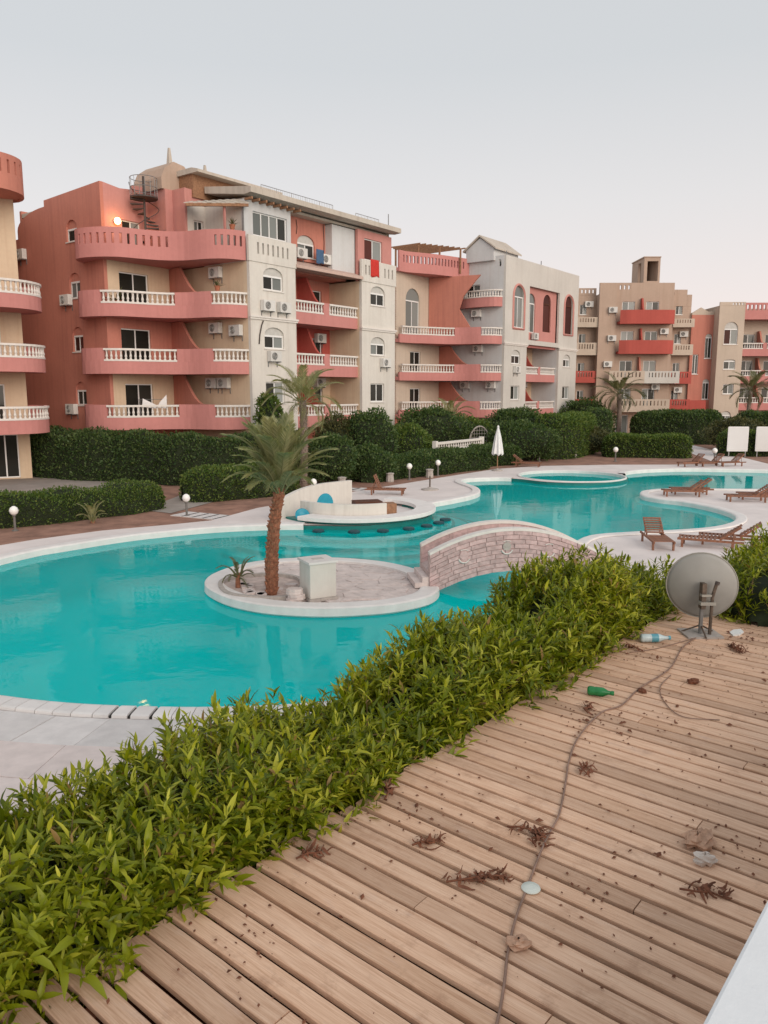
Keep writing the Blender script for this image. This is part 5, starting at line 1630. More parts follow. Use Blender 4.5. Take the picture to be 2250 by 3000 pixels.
def bush(name, label, cat, loc, rad, mat, leaves, leaf=.14, seed=1, group=None, stem=True, lumpy=.22, freq=1.8):
    rx, ry, rz = rad
    root = empty(name, loc); tag(root, label, cat, group)
    def surf(u):
        P = u * np.array([rx, ry, rz])
        L_ = lump(P, seed, freq)
        P = P * (1 + lumpy * L_)[:, None] + np.array([0, 0, rz * .9])
        P[:, 2] = np.maximum(P[:, 2], .02)
        return P
    NA, NB_ = 20, 12
    th, ph = np.meshgrid(np.linspace(0, 2 * math.pi, NA, endpoint=False), np.linspace(.02, math.pi - .02, NB_), indexing='ij')
    u = np.stack([np.cos(th) * np.sin(ph), np.sin(th) * np.sin(ph), np.cos(ph)], 2).reshape(-1, 3)
    P = surf(u * .86)
    F = np.array([(i * NB_ + j, ((i + 1) % NA) * NB_ + j, ((i + 1) % NA) * NB_ + j + 1, i * NB_ + j + 1) for i in range(NA) for j in range(NB_ - 1)])
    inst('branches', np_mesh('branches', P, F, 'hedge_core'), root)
    r = np.random.default_rng(seed + 9)
    u = r.normal(size=(leaves, 3)); u /= np.linalg.norm(u, axis=1)[:, None]
    u[:, 2] = np.where(u[:, 2] < -.75, -u[:, 2], u[:, 2])
    P = surf(u * r.uniform(.84, 1.06, (leaves, 1)))
    foliage(root, P, u, leaf, mat, seed=seed)
    if stem:
        MB().tube([(0, 0, 0), (.03, .02, rz * .8)], .06, 6).build('trunk', 'branch', root)
    return root

# ---- hedges and shrubs of the garden
hedge('clipped_hedge', 'low lumpy hedge in the left foreground of the garden behind the soil strip', 'hedge', [(-16.5, 23.2), (-12.6, 25.7), (-10.6, 27.6), (-8.6, 29.6)], 1.7, 1.22, 'leaf_mid', 18000, .085, lumpy=.30, seed=3, freq=1.7, square=.8)
hedge('clipped_hedge', 'low hedge behind the palm crown right of the stepped path', 'hedge', [(-8.3, 31.3), (-6.2, 32.7), (-4.0, 34.6)], 1.9, 1.3, 'leaf_mid', 9000, .11, lumpy=.15, seed=4, freq=2.2, square=.6)
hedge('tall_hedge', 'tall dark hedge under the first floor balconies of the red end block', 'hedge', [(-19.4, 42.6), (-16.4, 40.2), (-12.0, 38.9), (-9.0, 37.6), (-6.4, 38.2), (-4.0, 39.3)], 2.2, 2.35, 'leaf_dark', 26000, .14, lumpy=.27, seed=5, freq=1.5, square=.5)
hedge('clipped_hedge', 'dark hedge running from the tall palm toward the white fence', 'hedge', [(-1.2, 38.0), (.6, 40.4), (2.6, 42.3), (5.0, 44.8), (5.9, 45.6)], 1.7, 1.25, 'leaf_dark', 14000, .13, lumpy=.16, seed=6, freq=1.9, square=.55)
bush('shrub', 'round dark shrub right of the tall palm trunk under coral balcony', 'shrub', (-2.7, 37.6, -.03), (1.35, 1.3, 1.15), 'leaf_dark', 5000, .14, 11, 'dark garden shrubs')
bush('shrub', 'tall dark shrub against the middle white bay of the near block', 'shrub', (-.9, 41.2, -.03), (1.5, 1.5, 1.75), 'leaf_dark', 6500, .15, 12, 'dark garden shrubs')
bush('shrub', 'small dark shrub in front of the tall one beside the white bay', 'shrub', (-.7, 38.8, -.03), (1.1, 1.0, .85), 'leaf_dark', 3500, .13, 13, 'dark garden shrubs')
bush('shrub', 'olive tinted shrub with brighter leaves just right of the tall palm', 'shrub', (-2.6, 40.8, -.03), (1.2, 1.2, 1.7), 'leaf_olive', 4500, .14, 14, 'dark garden shrubs')
bush('shrub', 'leafy upright shrub seen left of the tall palm against the white bay', 'shrub', (-6.0, 40.6, -.03), (.75, .75, 2.0), 'leaf_mid', 2600, .2, 15, 'dark garden shrubs', lumpy=.35)
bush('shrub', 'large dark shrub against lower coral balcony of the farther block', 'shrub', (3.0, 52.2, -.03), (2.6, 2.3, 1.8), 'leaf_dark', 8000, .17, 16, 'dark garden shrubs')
bush('shrub', 'wide green shrub left of the white balustrade fence', 'shrub', (1.2, 46.6, -.03), (2.2, 1.9, 1.2), 'leaf_mid', 7000, .16, 17, 'dark garden shrubs')
bush('shrub', 'wide low shrub between white fence and trellis', 'shrub', (5.6, 54.5, -.03), (2.2, 2.0, 1.35), 'leaf_mid', 6000, .16, 18, 'dark garden shrubs')
hedge('clipped_hedge', 'dark hedge below the white fence left of the folded parasol', 'hedge', [(4.6, 46.4), (6.6, 47.4), (8.4, 48.6)], 1.8, 1.2, 'leaf_dark', 7000, .14, lumpy=.14, seed=19, freq=1.8)
bush('shrub', 'large rounded dark shrub directly behind the folded parasol', 'shrub', (9.0, 50.6, -.03), (2.3, 2.0, 1.35), 'leaf_dark', 7500, .16, 20, 'dark garden shrubs')
bush('shrub', 'dark shrub standing higher behind the folded parasol by white bay', 'shrub', (9.6, 56.0, -.03), (2.7, 2.2, 1.75), 'leaf_dark', 7500, .18, 21, 'dark garden shrubs')
hedge('tall_hedge', 'tall clipped hedge block right of the parasol below the far white bays', 'hedge', [(10.6, 51.6), (12.4, 53.6), (14.0, 56.4), (15.2, 59.4)], 2.6, 2.9, 'leaf_mid', 15000, .16, lumpy=.10, seed=22, freq=1.3, square=.4)
hedge('tall_hedge', 'second taller clipped hedge slab behind the first near the tan block', 'hedge', [(16.2, 58.0), (16.8, 61.0), (17.3, 64.0)], 1.8, 3.1, 'leaf_dark', 9000, .17, lumpy=.10, seed=23, freq=1.3, square=.4)
hedge('clipped_hedge', 'clipped box hedge before the white fence of the tan block', 'hedge', [(15.3, 53.8), (17.4, 53.6), (20.0, 53.2), (21.2, 53.0)], 2.0, 1.55, 'leaf_mid', 9500, .15, lumpy=.08, seed=24, freq=1.2, square=.35)
hedge('clipped_hedge', 'clipped box hedge behind the two white boards', 'hedge', [(23.7, 54.6), (26.0, 54.5), (29.0, 54.5), (34, 54.5)], 1.8, 1.7, 'leaf_mid', 10000, .15, lumpy=.08, seed=25, freq=1.2, square=.35)
hedge('tall_hedge', 'dark hedge mass between tan block and the far path', 'hedge', [(22.0, 69), (24.5, 68.2), (27.0, 67.5), (29.5, 68.5)], 3.2, 2.9, 'leaf_dark', 9000, .20, lumpy=.22, seed=26, freq=1.0, square=.6)
hedge('tall_hedge', 'dark hedge mass under cream block at the right edge', 'hedge', [(30.5, 67.5), (34.0, 66.6), (38.5, 66.2), (44, 66)], 3.0, 2.9, 'leaf_dark', 11000, .20, lumpy=.25, seed=27, freq=1.0, square=.6)
bush('shrub', 'dry olive shrub left of the clipped box hedge by tan block', 'shrub', (14.8, 56.2, -.03), (1.6, 1.5, 1.1), 'leaf_olive', 5000, .15, 28, 'dark garden shrubs', lumpy=.3)
bush('shrub', 'pale olive shrub behind the box hedge under far right palm', 'shrub', (27.6, 60.0, -.03), (2.6, 1.8, 1.25), 'leaf_olive', 5500, .17, 29, 'dark garden shrubs', lumpy=.3)
bush('shrub', 'big dark shrub low on the left of the far tan block', 'shrub', (19.0, 72.5, -.03), (2.6, 2.0, 1.9), 'leaf_dark', 5500, .2, 30, 'dark garden shrubs')

# ---- palms
def frond_mesh(L_, arch, nl=44, wid=.42, mat='leaf_palm', seed=0, leafw=.010, vee=.5):
    r = np.random.default_rng(seed)
    m = MB()
    pts, rs = [], []
    for i in range(13):
        t = i / 12
        ang = R(arch) * t * t
        x_ = L_ * (t - .16 * R(arch) * t ** 3) * math.cos(ang * .45)
        z_ = -L_ * t * math.sin(ang * .5)
        pts.append((x_, 0, z_)); rs.append(.020 * (1 - t) + .004)
    m.tube(pts, rs, 5)
    P = np.array(pts)
    for i in range(nl):
        t = .22 + .78 * (i + r.uniform(-.2, .2)) / nl
        for sgn in (-1, 1):
            p = np.array([np.interp(t * 12, range(13), P[:, k]) for k in range(3)])
            q = np.array([np.interp(min(12, t * 12 + .4), range(13), P[:, k]) for k in range(3)])
            tg = (q - p) / (np.linalg.norm(q - p) + 1e-6)
            if t * 12 > 11.5: tg = (P[12] - P[11]) / np.linalg.norm(P[12] - P[11])
            d_w = leafw * (L_ / 1.7)
            ll = wid * L_ * .5 * (math.sin(math.pi * min(1, .12 + t * .8)) ** .6) * r.uniform(.85, 1.1)
            sweep = .75 + .9 * t
            d = tg * sweep + np.array([0, sgn * 1.0, vee * (1 - t * .6)]) + r.normal(size=3) * .06
            d /= np.linalg.norm(d)
            w_ = np.cross(d, [0, 0, 1.0]); w_ /= np.linalg.norm(w_) + 1e-6
            mid = p + d * ll * .55
            tip = p + d * ll + np.array([0, 0, -.18 * ll])
            a, b_ = tuple(mid + w_ * d_w), tuple(mid - w_ * d_w)
            m.add([tuple(p + w_ * d_w * .5), tuple(p - w_ * d_w * .5), b_, tuple(tip), a], [(0, 1, 2, 4), (2, 3, 4)])
    return m.mesh('frond', mat)

def palm(name, label, loc, trunk_pts, r0, r1, fronds, mat='leaf_palm', trunk='trunk', flen=1.9, seed=1, ring=True, pitch=(78, 12), group='palms', archs=(35, 60, 85), nl=56):
    r = random.Random(seed)
    root = empty(name, loc); tag(root, label, 'palm', group)
    tp = catmull([tuple(p) for p in trunk_pts], False, 5)
    k = len(tp)
    rad = [r0 + (r1 - r0) * i / (k - 1) for i in range(k)]
    tr_ = MB().tube(tp, rad, 12).build('trunk', trunk, root, True)
    if ring:
        m = MB()
        P = np.array(tp)
        H_ = P[-1, 2]
        n_ = int(H_ / .075)
        for i in range(n_):
            t = (i + .5) / n_
            c = np.array([np.interp(t * (k - 1), range(k), P[:, q]) for q in range(3)])
            rr = r0 + (r1 - r0) * t
            for q in range(7):
                a = 2 * math.pi * (q + (i % 2) * .5) / 7 + r.uniform(-.1, .1)
                o_ = np.array((math.cos(a), math.sin(a), 0)); tg = np.array((-math.sin(a), math.cos(a), 0))
                h = r.uniform(.06, .15); pr = rr + r.uniform(.015, .06)
                b0, b1 = c + o_ * rr * .92 - tg * .055, c + o_ * rr * .92 + tg * .055
                t0, t1 = c + o_ * pr - tg * .03 + np.array((0, 0, h)), c + o_ * pr + tg * .03 + np.array((0, 0, h))
                i0, i1 = c + o_ * rr * .8 - tg * .03 + np.array((0, 0, h)), c + o_ * rr * .8 + tg * .03 + np.array((0, 0, h))
                m.add([tuple(v_) for v_ in (b0, b1, t1, t0, i1, i0)], [(0, 1, 2, 3), (3, 2, 4, 5), (1, 4, 2), (0, 3, 5)])
        o = m.build('frond_bases', trunk, tr_); o['kind'] = 'stuff'
    vs = [frond_mesh(flen, a, nl, mat=mat, seed=seed + q, vee=v_) for q, (a, v_) in enumerate(zip(archs, (.5, .45, .4)))]
    top = tp[-1]
    for i in range(fronds):
        t = i / fronds
        az = i * R(137.5) + r.uniform(-.2, .2)
        el = pitch[0] + (pitch[1] - pitch[0]) * t ** .9 + r.uniform(-6, 6)
        me = vs[0 if t < .35 else (1 if t < .75 else 2)]
        s_ = (.78 + .3 * math.sin(math.pi * min(1, t + .25))) * r.uniform(.9, 1.1)
        o = inst('frond', me, root, (top[0] + .06 * math.cos(az), top[1] + .06 * math.sin(az), top[2] - .12 * t), (0, 0, 0), (s_,) * 3)
        o.rotation_euler = (Matrix.Rotation(az, 3, 'Z') @ Matrix.Rotation(-R(el), 3, 'Y') @ Matrix.Rotation(r.uniform(-.4, .4), 3, 'X')).to_euler()
    return root
palm('palm_tree', 'young date palm with bushy upright crown on the pool island', (-2.45, 16.3, .04), [(0, 0, 0), (.02, .02, .8), (.10, .03, 1.6), (.22, .05, 2.30)], .120, .10, 42, flen=1.55, seed=5, pitch=(89, 42), archs=(22, 38, 56), nl=90)
palm('palm_tree', 'tall thin palm standing before the left white bay', (-3.75, 35.6, -.03), [(0, 0, 0), (.05, 0, 1.6), (.05, 0, 3.2), (.0, 0, 4.0)], .15, .15, 24, 'leaf_palm', 'trunk_grey', 2.1, 8, True, (80, -15))
palm('palm_tree', 'palm with drooping crown in front of the tan block', (21.6, 71.0, -.03), [(0, 0, 0), (0, 0, 2.6), (-.1, 0, 4.3)], .22, .2, 26, 'leaf_palm_dark', 'trunk_grey', 2.5, 21, False, (75, -25))
palm('palm_tree', 'thin palm in front of the cream block at the right edge', (33.4, 71.0, -.03), [(0, 0, 0), (0, 0, 2.8), (.1, 0, 4.6)], .18, .16, 22, 'leaf_palm_dark', 'trunk_grey', 2.5, 22, False, (75, -20))
palm('palm_tree', 'pale leaning palm before balconies of the farther block', (5.0, 55.5, -.03), [(0, 0, 0), (-.1, 0, 1.4), (-.25, 0, 2.4)], .16, .14, 14, 'leaf_palm', 'trunk_grey', 2.0, 23, False, (82, 30))
palm('palm_seedling', 'tiny palm seedling in the soil left of the island palm', (-3.3, 16.9, .04), [(0, 0, 0), (0, 0, .16), (.02, 0, .34)], .06, .05, 11, 'leaf_palm_dark', 'trunk', .46, 24, False, (80, 8), 'palm seedlings')
palm('palm_seedling', 'small palm seedling on bare soil by the left low hedge', (-10.0, 26.0, -.03), [(0, 0, 0), (0, 0, .08), (0, 0, .15)], .08, .06, 12, 'leaf_palm', 'trunk', .66, 25, False, (88, 48), 'palm seedlings')
palm('palm_seedling', 'small palm seedling in shrubs beside the far box hedge', (30.5, 64.0, -.03), [(0, 0, 0), (0, 0, .3), (0, 0, .6)], .1, .08, 12, 'leaf_palm_dark', 'trunk', 1.6, 26, False, (80, 10), 'palm seedlings')
# ------------------------------------------------------------------ wooden deck, near hedge, dish and litter
DA = R(50.1)
DZ = 2.30
def dk(t, w_, z=DZ): return (t * math.cos(DA) - w_ * math.sin(DA), t * math.sin(DA) + w_ * math.cos(DA), z)
ter = empty('terrace_block', (0, 0, 0), DA); ter['kind'] = 'structure'
MB().box(-3, 12, -4, 2.42, 0.005, DZ - .12).build('terrace_wall', 'sand_plaster', ter)
MB().box(-3, 12, 2.425, 3.75, 0.005, 1.75).build('planter', 'sand_plaster', ter)
MB().box(-3, 12, 2.5, 3.65, 1.752, 1.80).build('planter_soil', 'soil', ter)
deck = empty('wooden_deck', (0, 0, DZ), DA); deck['kind'] = 'structure'
PITCH = .1125
t = .2
i = 0
while t < 9.6:
    w0, w1 = .30, 2.50 + random.uniform(-.02, .03)
    wd = PITCH - random.uniform(.016, .027)
    x0 = 2.0
    segs = [(w0, w1)]
    if i % 7 == 3: segs = [(w0, 1.05), (1.055, w1)]
    if i % 7 == 5: segs = [(w0, 1.75), (1.755, w1)]
    for a, b_ in segs:
        m = MB()
        ln = b_ - a
        tw = random.uniform(-.0025, .0025)
        bev = .004
        n_ = 6
        vs = []
        for q in range(n_ + 1):
            xx = ln * q / n_ - ln / 2
            sag = tw * math.sin(q * 1.3)
            yw = random.uniform(-.0012, .0012)
            h = wd / 2
            vs += [(xx, -h + yw, -.026), (xx, h + yw, -.026), (xx, h + yw, -bev + sag), (xx, h - bev + yw, sag), (xx, -h + bev + yw, sag), (xx, -h + yw, -bev + sag)]
        fs = [tuple(reversed(range(6))), tuple(n_ * 6 + q for q in range(6))]
        for q in range(n_):
            for k in range(6):
                k2 = (k + 1) % 6
                fs.append((q * 6 + k, q * 6 + k2, (q + 1) * 6 + k2, (q + 1) * 6 + k))
        m.add(vs, fs)
        m.build('plank', 'deck_wood', deck, loc=(t, (a + b_) / 2, 0), rot=(0, 0, R(90) + random.uniform(-.002, .002)))
    t += PITCH
    i += 1
MB().box(0, 9.8, .28, 2.44, -.118, -.101).build('gap_shade_plate', 'dark_wood', deck)  # dark sheet added under the boards so the gaps look shaded
for w_ in (.5, 1.1, 1.7, 2.3):
    MB().box(0, 9.8, w_ - .03, w_ + .03, -.10, -.027).build('joist', 'dark_wood', deck)
o = MB().box(-2, 10, -1.0, .51, .0, 2.75).build('white_parapet', 'wall_paint', None, bevel=.012)
o.rotation_euler = (0, 0, DA)
tag(o, 'smooth white parapet wall cutting the lower right corner beside the deck', 'wall')

# ---- the leafy hedge along the deck
def near_hedge(name, label, t0, t1, wc, hw, nspr, seed, topf, big=300):
    root = empty(name, dk(t0, wc, 1.8), DA)
    tag(root, label, 'hedge', 'leafy hedges along the deck')
    r = np.random.default_rng(seed)
    zb = 1.8
    def surf(x, a):
        H_ = np.interp(x, [p[0] for p in topf], [p[1] for p in topf]) - zb
        e = np.clip(np.minimum(x - t0, t1 - x) / .35, 0, 1)
        ef = np.sqrt(np.maximum(1 - (1 - e) ** 2, .05))
        ca_, sa_ = np.cos(a), np.sin(a)
        # overhangs the deck a little on the near side (negative y)
        yy = np.sign(ca_) * np.abs(ca_) ** .6 * hw * ef
        zz = .25 + np.abs(sa_) ** .65 * (H_ - .25) * (.4 + .6 * ef)
        P = np.stack([x - t0, yy, zz], 1)
        N = np.stack([np.zeros_like(x), ca_, sa_], 1)
        return P + N * (.10 * lump(P, seed, 3.0))[:, None], N
    NX, NA = int((t1 - t0) / .12), 18
    gx, ga = np.meshgrid(np.linspace(t0, t1, NX), np.linspace(-.25, math.pi + .25, NA), indexing='ij')
    P, N = surf(gx.ravel(), ga.ravel())
    P = P - N * .20
    F = np.array([(i * NA + j, (i + 1) * NA + j, (i + 1) * NA + j + 1, i * NA + j + 1) for i in range(NX - 1) for j in range(NA - 1)])
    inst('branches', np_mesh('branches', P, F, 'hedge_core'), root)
    # sprigs: short shoots, leaves in whorls along them
    x = r.uniform(t0, t1, nspr); a = r.uniform(-.15, math.pi + .15, nspr)
    P, N = surf(x, a)
    P = P - N * (.17 - .20 * r.random((nspr, 1)) ** 2.2)
    D = N * .8 + np.array([0, -.12, .7]) + r.normal(size=(nspr, 3)) * .48
    D /= np.linalg.norm(D, axis=1)[:, None]
    SL = r.uniform(.07, .17, nspr)
    base, dirs, ups, size = [], [], [], []
    sv = MB()
    for i in range(nspr):
        d = D[i]
        u = np.cross(d, [.3, .2, 1]); u /= np.linalg.norm(u); v_ = np.cross(d, u)
        nl = int(r.integers(8, 13))
        ph = r.uniform(0, 6.3)
        for q in range(nl):
            tt = (q + .5) / nl
            an = ph + q * 2.4
            out = u * math.cos(an) + v_ * math.sin(an)
            op = 1.0 - .7 * tt
            base.append(P[i] + d * SL[i] * tt)
            dirs.append(d * (.45 + .8 * tt) + out * op + r.normal(size=3) * .26)
            ups.append(d * .9 + np.array([0, 0, .5]))
            size.append(min(.115, .062 * math.exp(r.normal() * .32)) * (1.08 - .35 * abs(tt - .4)))
    base, dirs, ups, size = map(np.array, (base, dirs, ups, size))
    M = rot_to(dirs, ups)
    st_ = MB()
    for i in range(0, nspr, 9):
        p1 = P[i] + D[i] * SL[i] * .9
        p0 = P[i] - N[i] * .22 - np.array([0, 0, .10])
        st_.tube([tuple(p0), tuple((p0 + p1) / 2 + r.normal(size=3) * .015), tuple(p1)], [.006, .004, .002], 4, False)
    o = st_.build('stems', 'stem_brown', root); o['kind'] = 'stuff'
    # nearest leaves stand alone, the rest are one mass
    wp = np.array([dk(b_[0] + t0, b_[1] + wc, b_[2] + zb) for b_ in base]) - np.array((0, 0, EYE))
    dist = np.linalg.norm(wp, axis=1)
    vis = (wp[:, 1] > 1.0) & (np.abs(wp[:, 0] / np.maximum(wp[:, 1], .1)) < .55)
    score = np.where(vis & (base[:, 2] > .45), dist - .6 * (size / .09), 99)
    idx = np.argsort(score)[:big] if big else np.array([], int)
    keep = np.ones(len(base), bool); keep[idx] = False
    V, F = scatter(base[keep], M[keep], size[keep])
    o = inst('foliage', np_mesh('foliage', V, F, 'leaf_near', True), root); o['kind'] = 'stuff'
    if big:
        lms = []
        for q in range(4):
            tm = leaf_template(.14 + .05 * q, .12 + .12 * q, .105 + .018 * q)[0]
            lms.append(np_mesh('leaf', tm, np.array(TRI), 'leaf_near', True))
        for i in idx:
            o = inst('leaf', lms[int(i) % 4], root)
            mt = Matrix([list(map(float, M[i][q] * size[i])) + [float(base[i][q])] for q in range(3)] + [[0, 0, 0, 1]])
            o.matrix_basis = mt
    return root
TOP = [(-.5, 2.55), (1.2, 2.57), (2.1, 2.58), (2.7, 2.51), (3.1, 2.48), (3.6, 2.57), (4.3, 2.74), (4.9, 2.66), (5.3, 2.64), (5.8, 2.80), (6.4, 2.84), (7.5, 2.78)]
near_hedge('deck_hedge', 'bright green leafy hedge running along the wooden deck from lower left', -.2, 6.75, 2.93, .46, 8800, 31, TOP)
near_hedge('deck_hedge', 'smaller green hedge piece at right edge beyond the satellite dish', 7.35, 9.8, 1.75, .60, 1500, 32, [(6, 2.80), (12, 2.82)], 0)
near_hedge('deck_hedge', 'darker hedge gap of low leaves right behind the satellite dish', 6.7, 8.2, 2.9, .48, 900, 33, [(6, 2.62), (12, 2.62)], 0)

# ---- satellite dish
di = empty('satellite_dish', dk(6.80, 2.06, DZ), DA - R(50)); di.scale = (.94, .94, .94); tag(di, 'grey round satellite dish seen from behind at far end of the deck', 'satellite dish')
m = MB()
prof = [(.31 * q / 10, .075 * (q / 10) ** 2) for q in range(11)]
m2 = MB()
vs, fs = [], []
NN = 40
for r_, z_ in prof[1:]:
    for k in range(NN):
        a = 2 * math.pi * k / NN
        vs.append((r_ * math.cos(a), r_ * 1.05 * math.sin(a), z_))
for r_, z_ in reversed(prof[1:]):
    for k in range(NN):
        a = 2 * math.pi * k / NN
        vs.append((r_ * math.cos(a), r_ * 1.05 * math.sin(a), z_ + .006))
tot = 20
for i in range(tot - 1):
    for k in range(NN):
        fs.append((i * NN + k, i * NN + (k + 1) % NN, (i + 1) * NN + (k + 1) % NN, (i + 1) * NN + k))
fs.append(tuple(reversed(range(NN)))); fs.append(tuple((tot - 1) * NN + k for k in range(NN)))
m2.add(vs, [tuple(reversed(f)) for f in fs])
tilt = R(-80)
m2.build('reflector', 'dish_grey', di, True, loc=(0, 0.0, .43), rot=(tilt, 0, R(-20)))
m = MB(); m.tube([(.312 * math.cos(a), .312 * 1.05 * math.sin(a), .078) for a in [2 * math.pi * k / 40 for k in range(41)]], .007, 5, False)
m.build('rim', 'dish_rim', di, loc=(0, 0, .43), rot=(tilt, 0, R(-20)))
MB().box(-.035, .005, -.10, -.03, .26, .50).build('bracket_plate', 'rust', di)
MB().tube([(-.015, -.06, 0.02), (-.015, -.06, .42)], .02, 8).build('mast', 'metal_grey', di)
MB().tube([(.06, -.09, .02), (.06, -.10, .38), (.085, -.11, .50)], .016, 8).build('feed_arm', 'rust', di)
MB().lathe([(.021, 0), (.021, .03)], 10).build('arm_cap', 'iron', di, loc=(.088, -.112, .495), rot=(0, R(14), 0))
MB().box(-.05, .09, -.12, -.05, .30, .33).box(-.04, .06, -.11, -.06, .38, .40).build('clamp', 'dish_rim', di)
MB().box(-.17, .16, -.18, .10, .0, .018).build('base_plate', 'concrete', di)
for a in (30, 150, 270):
    MB().tube([(-.015, -.06, .10), (-.015 + .17 * math.cos(R(a)), -.06 + .14 * math.sin(R(a)), .015)], .008, 5).build('foot', 'rust', di)

# ---- cable, bottles, lid, litter
cab = [(1.85, 1.12), (2.01, 1.18), (2.17, 1.25), (2.31, 1.32), (2.49, 1.39), (2.71, 1.46), (3.02, 1.55), (3.14, 1.58), (3.31, 1.62), (3.69, 1.77), (3.83, 1.83), (4.15, 1.93), (4.62, 1.99), (4.81, 1.93), (5.19, 1.96), (5.7, 1.93), (6.29, 2.03), (6.72, 2.02)]
cb2 = catmull(cab, False, 5)
o = MB().tube([dk(a, b_, DZ + .008 + .004 * math.sin(i * .7)) for i, (a, b_) in enumerate(cb2)], .0055, 6).build('cable', 'cable', None, True)
tag(o, 'long brown cable trailing down the deck from the satellite dish', 'cable')
for pts_, lb in (([(5.0, 1.35), (4.9, 1.55), (5.05, 1.72), (5.3, 1.85), (5.6, 1.88)], 'thin loop of brown wire curling over the deck right of the cable'), ([(5.9, 2.32), (6.1, 2.2), (6.4, 2.1), (6.75, 2.0)], 'short loose wire between hedge foot and dish base')):
    o = MB().tube([dk(a, b_, DZ + .007) for a, b_ in catmull(pts_, False, 6)], .0035, 5).build('wire', 'cable', None, True)
    tag(o, lb, 'wire')

def bottle(loc, yaw, ln, rad, mat, label, lab=None):
    r = empty('bottle', loc, yaw); tag(r, label, 'bottle')
    pr = [(rad * .75, 0), (rad, .012), (rad, ln * .25), (rad * .93, ln * .3), (rad, ln * .36), (rad, ln * .66), (rad * .45, ln * .88), (rad * .42, ln)]
    MB().lathe(pr, 14).build('body', mat, r, True, rot=(0, R(90), 0), loc=(0, 0, rad))
    MB().lathe([(rad * .5, ln), (rad * .5, ln + .018), (rad * .4, ln + .02)], 12).build('cap', 'plastic_label' if lab else mat, r, rot=(0, R(90), 0), loc=(0, 0, rad))
    if lab: MB().lathe([(rad * 1.01, ln * .37), (rad * 1.01, ln * .62)], 14).build('wrapper', lab, r, rot=(0, R(90), 0), loc=(0, 0, rad))
    return r
bottle(dk(4.86, 2.20, DZ + .002), DA - R(70), .16, .032, 'plastic_green', 'crushed green plastic bottle lying at the foot of the hedge')
bottle(dk(6.22, 2.36, DZ + .002), DA - R(48), .24, .036, 'plastic_clear', 'clear bottle with blue wrapper lying by the hedge near the dish', 'plastic_label')
o = MB().lathe([(.01, .004), (.036, .002), (.042, .008), (.040, .012), (.01, .010)], 18).build('plastic_lid', 'plastic_lid', None, True, loc=dk(2.70, 1.44))
tag(o, 'round pale plastic lid lying under the cable on the deck', 'lid')
o = MB().prism([(-.11, 0), (-.04, .05), (.06, .045), (.12, 0), (.05, -.045), (-.05, -.04)], 0, .012).build('paper_plate', 'paper_white', None, loc=dk(7.0, 1.80, DZ + .003), rot=(0, 0, DA))
tag(o, 'flattened white paper plate on the deck right of the dish', 'plate')
def crumple(name, loc, s_, mat, label, cat, seed, flat=.35):
    r = np.random.default_rng(seed)
    V, F = [], []
    A, B_ = 12, 8
    for i in range(A):
        for j in range(B_):
            th, ph = 2 * math.pi * i / A, math.pi * (j + .3) / B_
            k = 1 + r.uniform(-.35, .35)
            V.append((s_ * k * math.cos(th) * math.sin(ph), s_ * .7 * k * math.sin(th) * math.sin(ph), s_ * flat * (k * math.cos(ph) + 1)))
    F = [(i * B_ + j, i * B_ + j + 1, ((i + 1) % A) * B_ + j + 1, ((i + 1) % A) * B_ + j) for i in range(A) for j in range(B_ - 1)]
    o = MB().add(V, F).build(name, mat, None, False, loc=loc, rot=(0, 0, r.uniform(0, 6)))
    tag(o, label, cat)
crumple('crumpled_bag', dk(3.50, 1.00, DZ + .001), .085, 'dry_pale', 'crumpled tan plastic bag on the deck near the right edge', 'bag', 1)
crumple('crumpled_cup', dk(3.36, .93, DZ + .001), .05, 'cup_beige', 'crushed beige cup beside the crumpled bag on the deck', 'cup', 2, .5)
crumple('dry_husk', dk(2.37, 1.31, DZ + .001), .05, 'dry_pale', 'pale dry husk stuck under the cable low on the deck', 'husk', 3, .3)
crumple('dry_husk', dk(5.55, 1.70, DZ + .001), .045, 'dry_leaf', 'brown dry husk on the boards just below the dish', 'husk', 4, .4)
crumple('dry_husk', dk(5.15, 1.92, DZ + .001), .035, 'dry_leaf', 'dark husk on the cable where it bends toward the dish', 'husk', 5, .4)
# torn dry fronds: a stalk with broken leaflets
def dry_frond(loc, yaw, ln, label, seed, nl=16):
    r = random.Random(seed)
    root = empty('dry_frond', loc, yaw); tag(root, label, 'dry frond', 'torn dry fronds on the deck')
    MB().tube([(0, 0, .010), (ln * .35, r.uniform(-.03, .03), .022), (ln * .7, r.uniform(-.05, .05), .014), (ln, r.uniform(-.06, .06), .006)], [.005, .005, .004, .002], 5).build('stalk', 'dry_leaf', root)
    m = MB()
    for i in range(nl):
        x_ = ln * r.betavariate(1.6, 1.3); y_ = r.gauss(0, .018)
        an = r.uniform(-math.pi, math.pi) if r.random() < .4 else r.choice((-1, 1)) * R(r.uniform(8, 60))
        l_ = r.uniform(.015, .085); hw = r.uniform(.003, .009); cu = r.uniform(-1.2, 1.2)
        vs, fs = [], []
        px, py, pz = x_, y_, r.uniform(.004, .02)
        for q in range(5):
            a_ = an + cu * q / 4
            ww_ = hw * math.sin(math.pi * min(.92, .18 + q / 4.4))
            nx_, ny_ = -math.sin(a_) * ww_, math.cos(a_) * ww_
            z_ = max(.003, pz + .012 * math.sin(q * .9 + i))
            vs += [(px - nx_, py - ny_, z_), (px + nx_, py + ny_, z_ + hw * .6)]
            px += math.cos(a_) * l_ / 4; py += math.sin(a_) * l_ / 4
        m.add(vs, [(2 * q, 2 * q + 1, 2 * q + 3, 2 * q + 2) for q in range(4)])
    m.build('leaflets', 'dry_leaf', root)
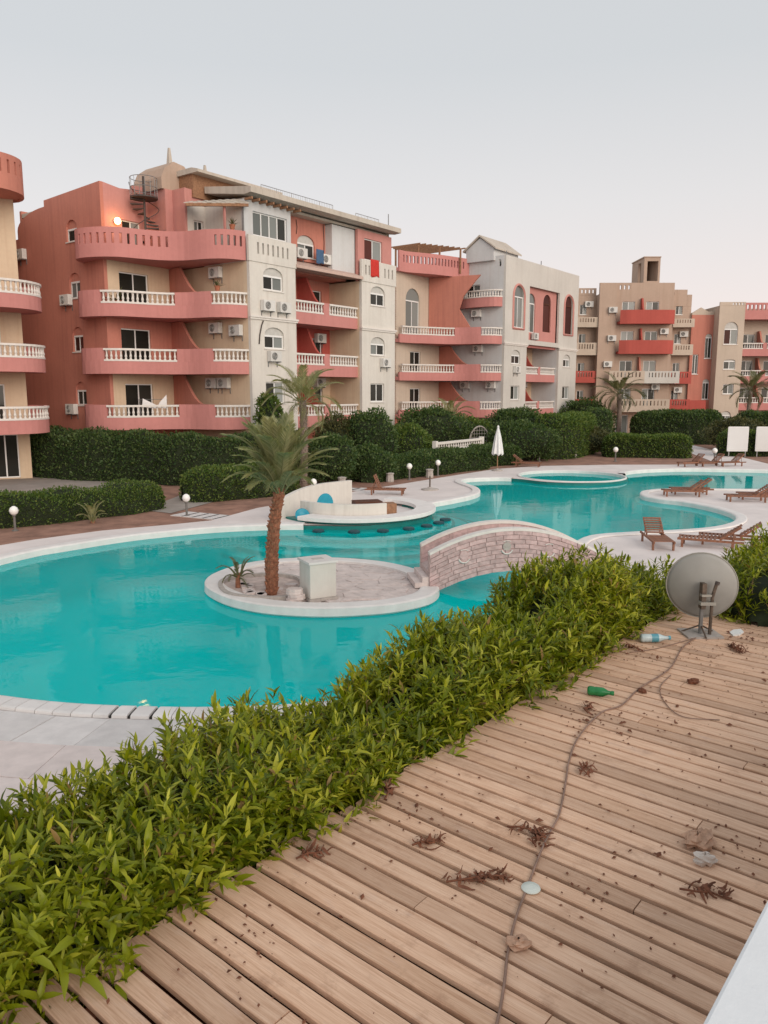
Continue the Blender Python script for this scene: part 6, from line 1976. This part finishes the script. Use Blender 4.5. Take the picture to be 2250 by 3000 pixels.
for i, (t_, w_, yw, ln, lb) in enumerate(((2.50, 1.74, -40, .27, 'large torn brown frond left of the lid in middle of the deck'), (3.04, 1.76, -70, .17, 'torn brown frond left of the cable above the lid'), (2.98, 1.57, 20, .13, 'clump of dry leaflets touching the cable on its right'),
                                  (2.62, 2.02, -30, .14, 'small torn frond nearest the hedge at left of the deck'), (3.75, 1.72, 10, .12, 'dry scraps caught on the cable at mid deck'), (2.2, 2.36, -20, .16, 'dry frond sticking out under the hedge foot'),
                                  (3.1, .95, -60, .18, 'slender dry twig with scraps near the white parapet'), (5.95, 1.15, 0, .16, 'dry frond scrap on far right of the deck'), (6.45, 1.6, 40, .2, 'dry frond scraps under the satellite dish'), (6.0, 2.25, 80, .18, 'dry frond scraps between hedge and clear bottle'),
                                  (4.55, 2.05, 30, .13, 'dry scraps beside the green bottle'), (2.85, 2.38, 30, .15, 'dry scrap under the hedge beside pale boards'))):
    dry_frond(dk(t_, w_, DZ + .001), DA + R(yw), ln, lb, 60 + i, 22 if ln < .2 else 52)
# crumbs too many to count
r = np.random.default_rng(77)
n_ = 850
tt = r.uniform(.8, 7.2, n_); ww = r.uniform(.35, 2.5, n_)
cl = r.integers(0, 14, n_)
cx_, cy_ = r.uniform(1.6, 6.8, 14), r.uniform(.8, 2.4, 14)
cx_[:6] = (6.3, 6.6, 6.95, 5.9, 6.2, 7.0); cy_[:6] = (1.9, 1.5, 1.2, 2.25, 1.2, 1.7)
sel = r.random(n_) < .5
tt = np.where(sel, cx_[cl] + r.normal(size=n_) * .14, tt); ww = np.where(sel, cy_[cl] + r.normal(size=n_) * .14, ww)
ww = np.clip(ww, .3, 2.48)
base = np.array([dk(a, b_, DZ + .004) for a, b_ in zip(tt, ww)])
d = r.normal(size=(n_, 3)); d[:, 2] = np.abs(d[:, 2]) * .25
CR = np.array([(0, 0, 0), (.5, -.3, .05), (.5, .3, .05), (1, 0, 0), (.5, 0, .35)])
V, F = scatter(base, rot_to(d, np.array([[0, 0, 1.0]] * n_)), r.uniform(.007, .026, n_) * np.where(r.random(n_) < .1, 1.8, 1), CR, [(0, 1, 4), (1, 3, 4), (3, 2, 4), (2, 0, 4)])
o = inst('leaf_litter', np_mesh('leaf_litter', V, F, 'dry_leaf')); tag(o, 'scattered brown crumbs and leaf bits over the wooden deck', 'litter', kind='stuff')
